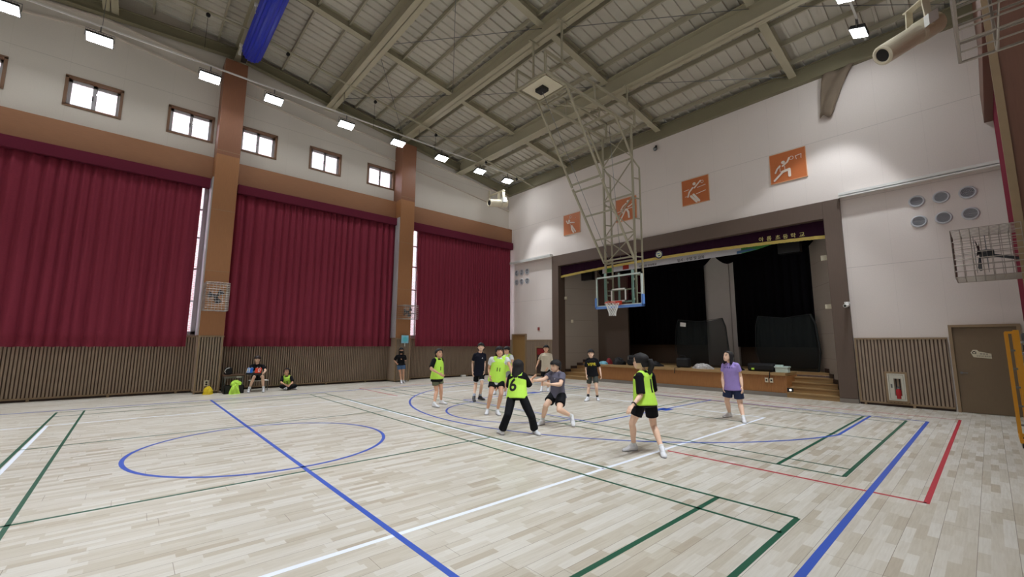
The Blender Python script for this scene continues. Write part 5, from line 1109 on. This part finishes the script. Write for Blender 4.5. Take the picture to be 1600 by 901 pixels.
        t0 = c0 + d * pl * .2 + wd * .024 * k
        limb(b, [t0, t0 + (wd * .8 + d * .6).normalized() * .032 * k - pn * .006 * k, t0 + (wd * .5 + d).normalized() * .062 * k - pn * .018 * k], [.013 * k, .0105 * k, .0085 * k], 8)
    body = voxel(b.build('body', skin, root), .0062, 3, .4)
    # ---- face
    e = MB(O)
    for s in (-1, 1): limb(e, [HP(s * .075, .402, .515), HP(s * .13, .405, .525), HP(s * .19, .372, .512)], [.016 * hh, .027 * hh, .014 * hh], 8)
    e.build('eyes', EYEM, root, smooth=True)
    e = MB(O)
    for s in (-1, 1): limb(e, [HP(s * .06, .42, .615), HP(s * .14, .415, .64), HP(s * .22, .365, .615)], [.013 * hh, .016 * hh, .010 * hh], 6)
    e.build('eyebrows', BROWM, root, smooth=True)
    if not hair.get('mask'):
        e = MB(O); limb(e, [HP(-.105, .415, .236), HP(0, .452, .232 if hair.get('open') else .236), HP(.105, .415, .236)], [.012 * hh, .028 * hh if hair.get('open') else .018 * hh, .012 * hh], 8); e.build('mouth', LIPM, root, smooth=True)
    else:
        vs = []; fs = []; nn = 12
        for j, z in enumerate((-.03, .1, .22, .34, .41)):
            w_, c_, d_ = head_at(max(0, z)); gk = 1.10
            for i in range(nn + 1):
                a = R(-88 + 176 * i / nn); bump = .05 * math.cos(a) ** 2; vs.append(HP(w_ * gk * math.sin(a), c_ + (d_ * gk + bump) * math.cos(a), z))
        for j in range(4):
            for i in range(nn): a = j * (nn + 1) + i; fs.append((a, a + 1, a + nn + 2, a + nn + 1))
        MB(O).add(vs, fs).build('face_mask', MASKB, root, smooth=True, solid=.006)
    if hair.get('glasses'):
        g = MB(O)
        for s in (-1, 1):
            g.tube([HP(s * .155 + .12 * math.cos(R(a)), .455 - .03 * abs(math.cos(R(a))), .52 + .1 * math.sin(R(a))) for a in range(0, 360, 30)], .0028, 6, closed=True); g.tube([HP(s * .27, .43, .54), HP(s * .36, .2, .54), HP(s * .38, -.05, .52)], .0028, 6)
        g.tube([HP(-.04, .46, .53), HP(.04, .46, .53)], .003, 6); g.build('glasses', BLACK, root)
    # ---- hair
    hb = MB(O); n = 40; m_ = 12; ln = hair.get('len', 0.0); style = hair.get('style', 'short'); vs = []; fs = []
    rnd = random.Random(sum(map(ord, key))); hj = [rnd.uniform(-1, 1) for _ in range(n + 1)]; hj[n] = hj[0]
    for kk in range(n):
        a = 2 * math.pi * kk / n; af = abs(math.degrees(math.atan2(math.sin(a), math.cos(a))))
        fr = hair.get('fringe', .66)
        if af < 48: zl = fr + .035 * hj[kk]
        elif af < 75: zl = mix(fr, .55 if style == 'short' else .34, (af - 48) / 27)
        elif af < 112: zl = .50 + .03 * hj[kk] if style == 'short' else (.40 if style == 'tied' else -ln)
        else: zl = .2 + .03 * hj[kk] if style == 'short' else (.14 if style == 'tied' else -ln)
        for j in range(m_ + 1):
            t = j / m_; z = 1.035 + (zl - 1.035) * t ** 1.0
            if z > .97: w_, c_, d_ = [.13 * (1.035 - z) / .065 + .01, -.04, .2 * (1.035 - z) / .065 + .01]
            else:
                w_, c_, d_ = head_at(max(z, .45) if af > 60 else z)
            gk = 1.075 + .035 * hj[kk] * (j / m_) + ((.05 + hair.get('wide', 0)) * (1 - max(0, z)) if style != 'short' and z < .4 else 0)
            lean = (max(0, .2 - z) * .10 if style == 'long' else 0)
            vs.append(HP(w_ * gk * math.sin(a), c_ + d_ * gk * math.cos(a) - lean, z if z > 0 or style != 'long' else z))
    for kk in range(n):
        for j in range(m_): a0 = kk * (m_ + 1) + j; a1 = ((kk + 1) % n) * (m_ + 1) + j; fs.append((a0, a0 + 1, a1 + 1, a1))
    hb.add(vs, fs)
    ho = hb.build('hair', hair.get('mat', HAIRM), root, smooth=True); sm = ho.modifiers.new('solid', 'SOLIDIFY'); sm.thickness = .014; sm.offset = -1
    if style == 'tied' and hair.get('tail', 1):
        t = MB(O); limb(t, [HP(0, -.46, .62), HP(0, -.68, .58), HP(.02, -.74, .25), HP(.03, -.62, -.15), HP(.02, -.52, -.42)], [.07 * hh, .17 * hh, .2 * hh, .17 * hh, .06 * hh], 12); t.build('ponytail', hair.get('mat', HAIRM), root, smooth=True)
        t = MB(O); limb(t, [HP(0, -.50, .62), HP(0, -.54, .61)], [.1 * hh, .1 * hh], 12, .2); t.build('hair_tie', BLACK, root)
    # ---- clothes
    e_ = .012
    if cloth.get('tee'):
        b = MB(O); hem = cloth.get('hem', -.16); ez = cloth.get('ease', 1.0); q = 1.14 * ez
        loft(b, [tors(hem, .160 * q * 1.13, .112 * q * 1.18), tors(hem + .02, .160 * q * 1.13, .112 * q * 1.18), tors(.1, .152 * q, .108 * q * 1.06), tors(.42, .142 * q, .100 * q * 1.04), tors(.66, .155 * q, .112 * q), tors(.80, .160 * q, .108 * q), tors(.91, .125 * 1.1, .080 * 1.12), tors(.965, .088 if cloth.get('bib') else .078, .078), tors(1.0, .068, .064)], 22, .12)
        sl = cloth.get('sleeve', .55)
        for i in (0, 1):
            S, E_, W = J['sh'][i], J['el'][i], J['wr'][i]
            limb(b, [mix(neck, S, .25) - sp * .018 * k, mix(neck, S, .7) - sp * .012 * k, S], [.056 * k, .060 * k * bw, .066 * k * bw])
            if sl <= 1: limb(b, [S, mix(S, E_, sl * .5), mix(S, E_, sl)], [.066 * k * bw, .068 * k * bw * ez, .070 * k * bw * ez], 14, .12)
            else: limb(b, [S, mix(S, E_, .5), E_, mix(E_, W, (sl - 1) * .5), mix(E_, W, sl - 1)], [.066 * k * bw, .064 * k * bw, .055 * k * bw, .052 * k * bw, .045 * k], 14, .12)
        voxel(b.build('shirt', cloth['tee'], root), .0095, 3, .4)
    if cloth.get('bib'):
        b = MB(O); hem = cloth.get('bib_hem', -.10); q = 1.32
        loft(b, [tors(hem, .176 * q, .128 * q), tors(hem + .02, .176 * q, .128 * q), tors(.12, .166 * q, .120 * q), tors(.42, .150 * q, .108 * q), tors(.66, .146 * q, .106 * q), tors(.80, .138 * q, .100 * q), tors(.885, .118 * q, .082 * q), tors(.935, .078 * q, .062 * q)], 24, .12)
        for i in (0, 1):
            S = J['sh'][i]; limb(b, [mix(neck, S, .28) - sp * .020 * k, mix(neck, S, .55) - sp * .018 * k, mix(neck, S, .70) - sp * .022 * k], [.064 * k, .071 * k * bw, .072 * k * bw], 14, .3)
        voxel(b.build('bib', LIME, root), .0085, 3, .4)
    if cloth.get('short'):
        b = MB(O); kf2 = 1.12 if seat == 2 else 1.0; fr = cloth.get('leg', .62); fl = cloth.get('flare', 1.0)
        loft(b, [tors(-.14, .130, .100), tors(0, .160, .120), tors(.16, .158, .116)], 20, .3)
        for i in (0, 1):
            Hp, K, A = J['hip'][i], J['kn'][i], J['an'][i]
            if fr <= 1: limb(b, [Hp + sp * .03, mix(Hp, K, fr * .5), mix(Hp, K, fr)], [.094 * k * bw, .094 * k * bw * fl, .094 * k * bw * fl], 16, .1)
            else: limb(b, [Hp + sp * .03, mix(Hp, K, .5), K, mix(K, A, .45), mix(K, A, fr - 1)], [.096 * k * bw, .094 * k * bw, .080 * k * bw * kf2, .080 * k * bw, .086 * k * bw], 16, .1)
        if fr > 1:
            for i in (0, 1): b.ball(J['kn'][i], .078 * k * bw, n=16, m=10)
        voxel(b.build('trousers' if fr > 1 else 'shorts', cloth['short'], root), .0095, 3, .4)
    for i in (0, 1):
        A, T_ = J['an'][i], J['toe'][i]; K = J['kn'][i]; d = (T_ - A); flat_d = V((d.x, d.y, 0)).normalized()
        heel_up = A.z > .12
        if heel_up or seat == 2: ax = d.normalized()
        else: ax = flat_d
        Xs = ax.cross(UP).normalized(); Zs = Xs.cross(ax); 
        if Zs.z < 0: Zs = -Zs
        fl = .155 * H * cloth.get('foot', 1.0)
        if heel_up: hl = A - ax * .035 * k - Zs * .035 * k
        else: hl = V((A.x, A.y, 0)) - ax * .05 * k + V((0, 0, .034 * k))
        if seat == 2: hl = A - ax * .04 * k; hl.z = max(.045, hl.z)
        b = MB(O)
        P_ = lambda t, z: hl + ax * fl * t + Zs * z * k
        loft(b, [(P_(0.0, .012), Xs * .036 * k, Zs * .050 * k), (P_(.2, .012), Xs * .041 * k, Zs * .052 * k), (P_(.5, .006), Xs * .043 * k, Zs * .043 * k), (P_(.78, -.004), Xs * .050 * k, Zs * .033 * k), (P_(.97, -.010), Xs * .037 * k, Zs * .024 * k)], 14, .6)
        hi = cloth.get('hightop', 0)
        limb(b, [P_(.17, .02), A + (K - A).normalized() * (.03 + .05 * hi) * k], [.044 * k, .047 * k], 12, .2); limb(b, [P_(.55, .02), A + UP * .012 * k], [.034 * k, .042 * k], 12, .4)
        sh_ = voxel(b.build('shoe', cloth.get('shoe', SHOEW), root), .007, 2, .4)
        b = MB(O); loft(b, [(P_(-.06, -.026), Xs * .026 * k, Zs * .008 * k), (P_(.2, -.026), Xs * .037 * k, Zs * .009 * k), (P_(.55, -.026), Xs * .038 * k, Zs * .009 * k), (P_(.8, -.026), Xs * .047 * k, Zs * .009 * k), (P_(1.02, -.024), Xs * .028 * k, Zs * .008 * k)], 14, .6); b.build('sole', SOLE, sh_, smooth=True)
        if cloth.get('sock') and not (cloth.get('leg', .6) > 1):
            su = (K - A).normalized(); b = MB(O); limb(b, [A, A + su * .04 * k, A + su * cloth.get('sock_h', .07) * k], [.040 * k, .040 * k, .043 * k], 14, .1); b.build('sock', cloth['sock'], root, smooth=True)
    # ---- printed number / mark on front or back
    for (txt, size, m2, t, xo, back, q) in cloth.get('marks', []):
        c, X, Y = tors(t, 1, 1); w0, d0 = X.length, Y.length; X = X.normalized(); Y = Y.normalized(); sg = -1 if back else 1
        cu = bpy.data.curves.new('print', 'FONT'); cu.body = txt; cu.size = size; cu.align_x = 'CENTER'; cu.align_y = 'CENTER'; cu.offset = size * .02; cu.resolution_u = 3
        to = bpy.data.objects.new('print_tmp', cu); col.objects.link(to); bpy.context.view_layer.update(); me = bpy.data.meshes.new_from_object(to.evaluated_get(bpy.context.evaluated_depsgraph_get())); bpy.data.objects.remove(to)
        src = [ch for ch in root.children if ch.name.split('.')[0] == ('bib' if cloth.get('bib') else 'shirt')][0]
        bpy.context.view_layer.update(); tree = BVHTree.FromObject(src, bpy.context.evaluated_depsgraph_get())
        bm = bmesh.new(); bm.from_mesh(me); bmesh.ops.triangulate(bm, faces=bm.faces[:])
        for _ in range(2): bmesh.ops.subdivide_edges(bm, edges=[ed for ed in bm.edges if ed.calc_length() > .018], cuts=1); bmesh.ops.triangulate(bm, faces=bm.faces[:])
        Xr = X * (1 if not back else -1)
        for vtx in bm.verts:
            o_ = c - Xr * (vtx.co.x + xo) + sp * vtx.co.y + Y * sg * .4 - O
            hit = tree.ray_cast(o_, -Y * sg)[0]
            vtx.co = (hit if hit is not None else o_ - Y * sg * .26) + Y * sg * .004
        bm.to_mesh(me); bm.free(); me.materials.clear(); me.materials.append(m2)
        oo = bpy.data.objects.new('printed_mark', me); col.objects.link(oo); oo.parent = root; so = oo.modifiers.new('s', 'SOLIDIFY'); so.thickness = .003; so.offset = 0
    if extra: extra(dict(O=O, J=J, root=root, k=k, F=F, RT=RT, tors=tors, HP=HP, sp=sp, pel=pel, neck=neck))
    return root
BD = (.165 * 1.02, .108 * 1.34); TD = (.165, .128)
def board(x):    # scoreboard on the knees: a thing of its own
    J = x['J']; F = x['F']; c = (J['wr'][0] + J['wr'][1]) / 2 + F * .15 + V((0, 0, .10)); RT = x['RT']
    o = empty('flip_scoreboard', c, 'blue and red flip scoreboard reading 2 and 0 held on the knees', 'scoreboard')
    Lf = -RT; UPp = (V((0, 0, 1)) - F * .25).normalized()
    b = MB(); b.obox((0, 0, -.11), (Lf, UPp.cross(Lf), UPp), .26, .03, .035); b.build('stand', BLACK, o)
    for s, m2, t in ((-1, mat('score_blue', srgb(40, 120, 225), .5), '2'), (1, mat('score_red', srgb(232, 74, 48), .5), '0')):
        pc = Lf * s * .145
        b = MB(); b.obox(pc, (Lf, UPp.cross(Lf), UPp), .105, .008, .085); pn = b.build('score_flip', m2, o)
        b = MB(); b.obox(pc + Lf * s * .045 + F * .012, (Lf, UPp.cross(Lf), UPp), .055, .003, .075); card = b.build('score_card', m2 if s == 1 else WHITE, pn)
        text_part('score_digit', t, .17, WPR if s == 1 else mat('digit_blue', srgb(60, 150, 240), .5), pn, frame_mat(pc + Lf * s * .045 + F * .018 - V((0, 0, .0)), Lf, UPp), .002)
        for r_ in (-.05, .05): MB().tube([pc + Lf * r_ + UPp * .085 + V((0, 0, .02 * math.sin(R(a)))) + F * .02 * math.cos(R(a)) for a in range(0, 360, 40)], .004, 5, closed=True).build('binder_ring', WHITE, pn)
def stripe_tee(x):
    O = x['O']
def apple_watch(x):
    O, J, k = x['O'], x['J'], x['k']; W = J['wr'][1]; E_ = J['el'][1]; d = (W - E_).normalized(); c = W - d * .03
    MB(O).tube([c + (d.orthogonal().normalized() * math.cos(R(a)) + d.cross(d.orthogonal().normalized()) * math.sin(R(a))) * .031 * k for a in range(0, 360, 30)], .011, 8, closed=True).build('wristband', BLACK, x['root'])

PG = 'children playing'
person('P1', 'seated child in black tee and black shorts holding the scoreboard', 'children by the wall', SKIN2, dict(tee=TB, short=SHB, leg=.75, sleeve=.72, shoe=SHOEW, sock=SOCKW, sock_h=.12, seat=1, ease=1.08, hightop=1, build=.95, hands=(('grip', (0.8, .3, -.1)), ('grip', (.8, -.3, -.1))), marks=[('100', .15, WPR, .42, 0, False, (.16, .135))]), dict(style='short', mat=HAIRB, fringe=.64), (0, -4), board)
person('P2', 'child in lime bib 12 sitting cross-legged on the floor by the wainscot', 'children by the wall', SKIN, dict(tee=TB, bib=1, short=SHB, leg=1.9, sleeve=.8, shoe=SHOEW, seat=2, build=.9, bib_hem=.02, hem=.05, marks=[('12', .15, NUMB, .40, 0, False, (.185, .152))]), dict(style='tied', tail=0, fringe=.8), (0, 10))
person('P3', 'girl in black mask, loose black tee and denim shorts standing at the pilaster', 'children by the wall', SKIN, dict(tee=TB, short=DEN, leg=.55, flare=1.12, sleeve=.75, shoe=SHOEW, sock=SOCKW, hem=-.02, ease=1.12, build=.95), dict(style='long', len=.9, mask=1, mat=HAIRM), (0, 0))
person('P4', 'boy in lime bib over black tee with olive shorts, walking near the arc line', PG, SKIN, dict(tee=TB, bib=1, short=SHO, leg=.55, flare=1.1, sleeve=.8, shoe=SHOEW, sock=SOCKW, sock_h=.05, hem=-.24, bib_hem=-.10, marks=[('1', .13, NUMB, .45, -.03, False, (.185, .152))]), dict(style='short', fringe=.72), (-10, 14))
def p5x(x):
    O, J, k = x['O'], x['J'], x['k']
    b = MB(O)
    for i in (0, 1):
        Hp, K = J['hip'][i], J['kn'][i]; limb(b, [mix(Hp, K, .70), mix(Hp, K, .755)], [.097 * k * .88, .097 * k * .88], 16, .05)
    b.build('shorts_trim', WPR, x['root'], smooth=True)
person('P5', 'tall boy in black tee and black shorts with white trim and black sneakers', PG, SKIN2, dict(tee=TNAVY, short=SHB, leg=.74, sleeve=.6, shoe=SHOEB, sock=SOCKG, sock_h=.13, hem=-.22, build=.86, ease=1.06, hightop=.6, marks=[('A', .055, WPR, .72, .07, False, (.165, .13))]), dict(style='short', fringe=.60, open=1), (-6, 16), p5x)
person('P6', 'girl in lime bib 11 over a white tee with black shorts, facing out', PG, SKIN, dict(tee=TW, bib=1, short=SHB, leg=.55, flare=1.08, sleeve=.5, shoe=SHOEW, sock=SOCKW, hem=-.19, bib_hem=-.09, ease=1.05, marks=[('11', .12, NUMB, .46, -.01, False, (.19, .155))]), dict(style='tied', tail=0, fringe=.62), (6, 12))
person('P7', 'boy in lime bib over white tee half hidden behind the girl wearing 11', PG, SKIN, dict(tee=TW, bib=1, short=SHLG, leg=.62, sleeve=.5, shoe=SHOEW, sock=SOCKW), dict(style='short', fringe=.66), (10, -6))
person('P8', 'girl seen from behind in lime bib 6 with black sleeves and black trousers', PG, SKIN, dict(tee=TB, bib=1, bib_back=1, short=SHB, leg=1.93, sleeve=1.0, shoe=SHOEW, bib_hem=-.14, ease=1.08, build=.98, hands=(('open', (.2, .6, .3)), 'relaxed'), marks=[('6', .32, NUMB, .40, -.045, True, (.185, .152))]), dict(style='long', len=.42, wide=.10, mat=HAIRM), (-10, 0))
person('P9', 'boy in grey tee lunging with both arms stretched towards the bib 6 girl', PG, SKIN2, dict(tee=TGREY, short=SHB, leg=.62, flare=1.08, sleeve=.6, shoe=SHOEW, sock=SOCKW, sock_h=.14, build=1.10, lift=-1 if False else (1 if POSES['P9']['an'][1][2] > .15 else 0), hem=-.07, ease=1.0, hands=(('open', (-.75, -.3, .1)), ('open', (-.7, -.3, .05))), marks=[('v', .05, WPR, .74, .05, False, (.17, .13))]), dict(style='short', fringe=.64, open=1), (5, 0))
person('P10', 'boy in beige tee and black shorts standing before the red hydrant niche', PG, SKIN, dict(tee=TBEIGE, short=SHB, leg=.7, sleeve=.7, shoe=SHOEW, sock=SOCKW, sock_h=.1, ease=1.12, hem=-.2, build=.92), dict(style='short', fringe=.62), (0, 6))
def p11x(x):
    c, X, Y = x['tors'](.62, 1, 1); 
person('P11', 'boy in black tee with yellow print and grey green shorts in front of the stage', PG, SKIN2, dict(tee=TB, short=SHG, leg=.68, sleeve=.8, shoe=SHOEW, sock=SOCKB, sock_h=.12, ease=1.10, hem=-.14, build=.92, marks=[('VIPR', .125, YPR, .60, 0, False, (.185, .152))]), dict(style='short', fringe=.60), (-6, 6))
person('P12', 'girl with ponytail in lime bib 1 and black shorts, striding at the white line', PG, SKIN2, dict(tee=TB, bib=1, bib_back=1, short=SHB, leg=.60, flare=1.12, sleeve=.92, shoe=SHOEW, sock=SOCKW, sock_h=.06, bib_hem=-.12, ease=1.05, hands=('relaxed', 'relaxed'), marks=[('1', .28, NUMB, .48, .02, True, (.185, .152))]), dict(style='tied', glasses=1, fringe=.80), (6, 0), apple_watch)
person('P13', 'girl in lilac tee and navy shorts looking up near the far white corner', PG, SKIN2, dict(tee=TPUR, short=SHN, leg=.72, flare=1.1, sleeve=.5, shoe=SHOEW, sock=SOCKW, build=1.12, hem=-.2, marks=[('v i b e s', .06, mat('purple_print', srgb(110, 90, 170), .7), .80, 0, False, (.18, .145)), ]), dict(style='long', len=.25, mat=HAIRM, fringe=.80), (-22, 16))
# light blue notice with a pale stem above the masked girl
o = empty('notice_board', (-16.97, 8.9, 1.62), 'small light blue square notice on the ribbed pilaster above the masked girl', 'notice')
MB().box(0, .02, -.17, .17, 0.02, .36).build('panel', mat('notice_blue', srgb(150, 215, 240), .4), o, bevel=.006); MB().lathe([(0.001, 0), (.11, 0), (.11, .003), (0.001, .003)], (.02, 0, .19), (1, 0, 0), 24).build('notice_disc', mat('notice_cyan', srgb(110, 220, 235), .4), o); MB().box(0, .015, -.015, .015, -.12, .02).build('stem', WHITE, o)
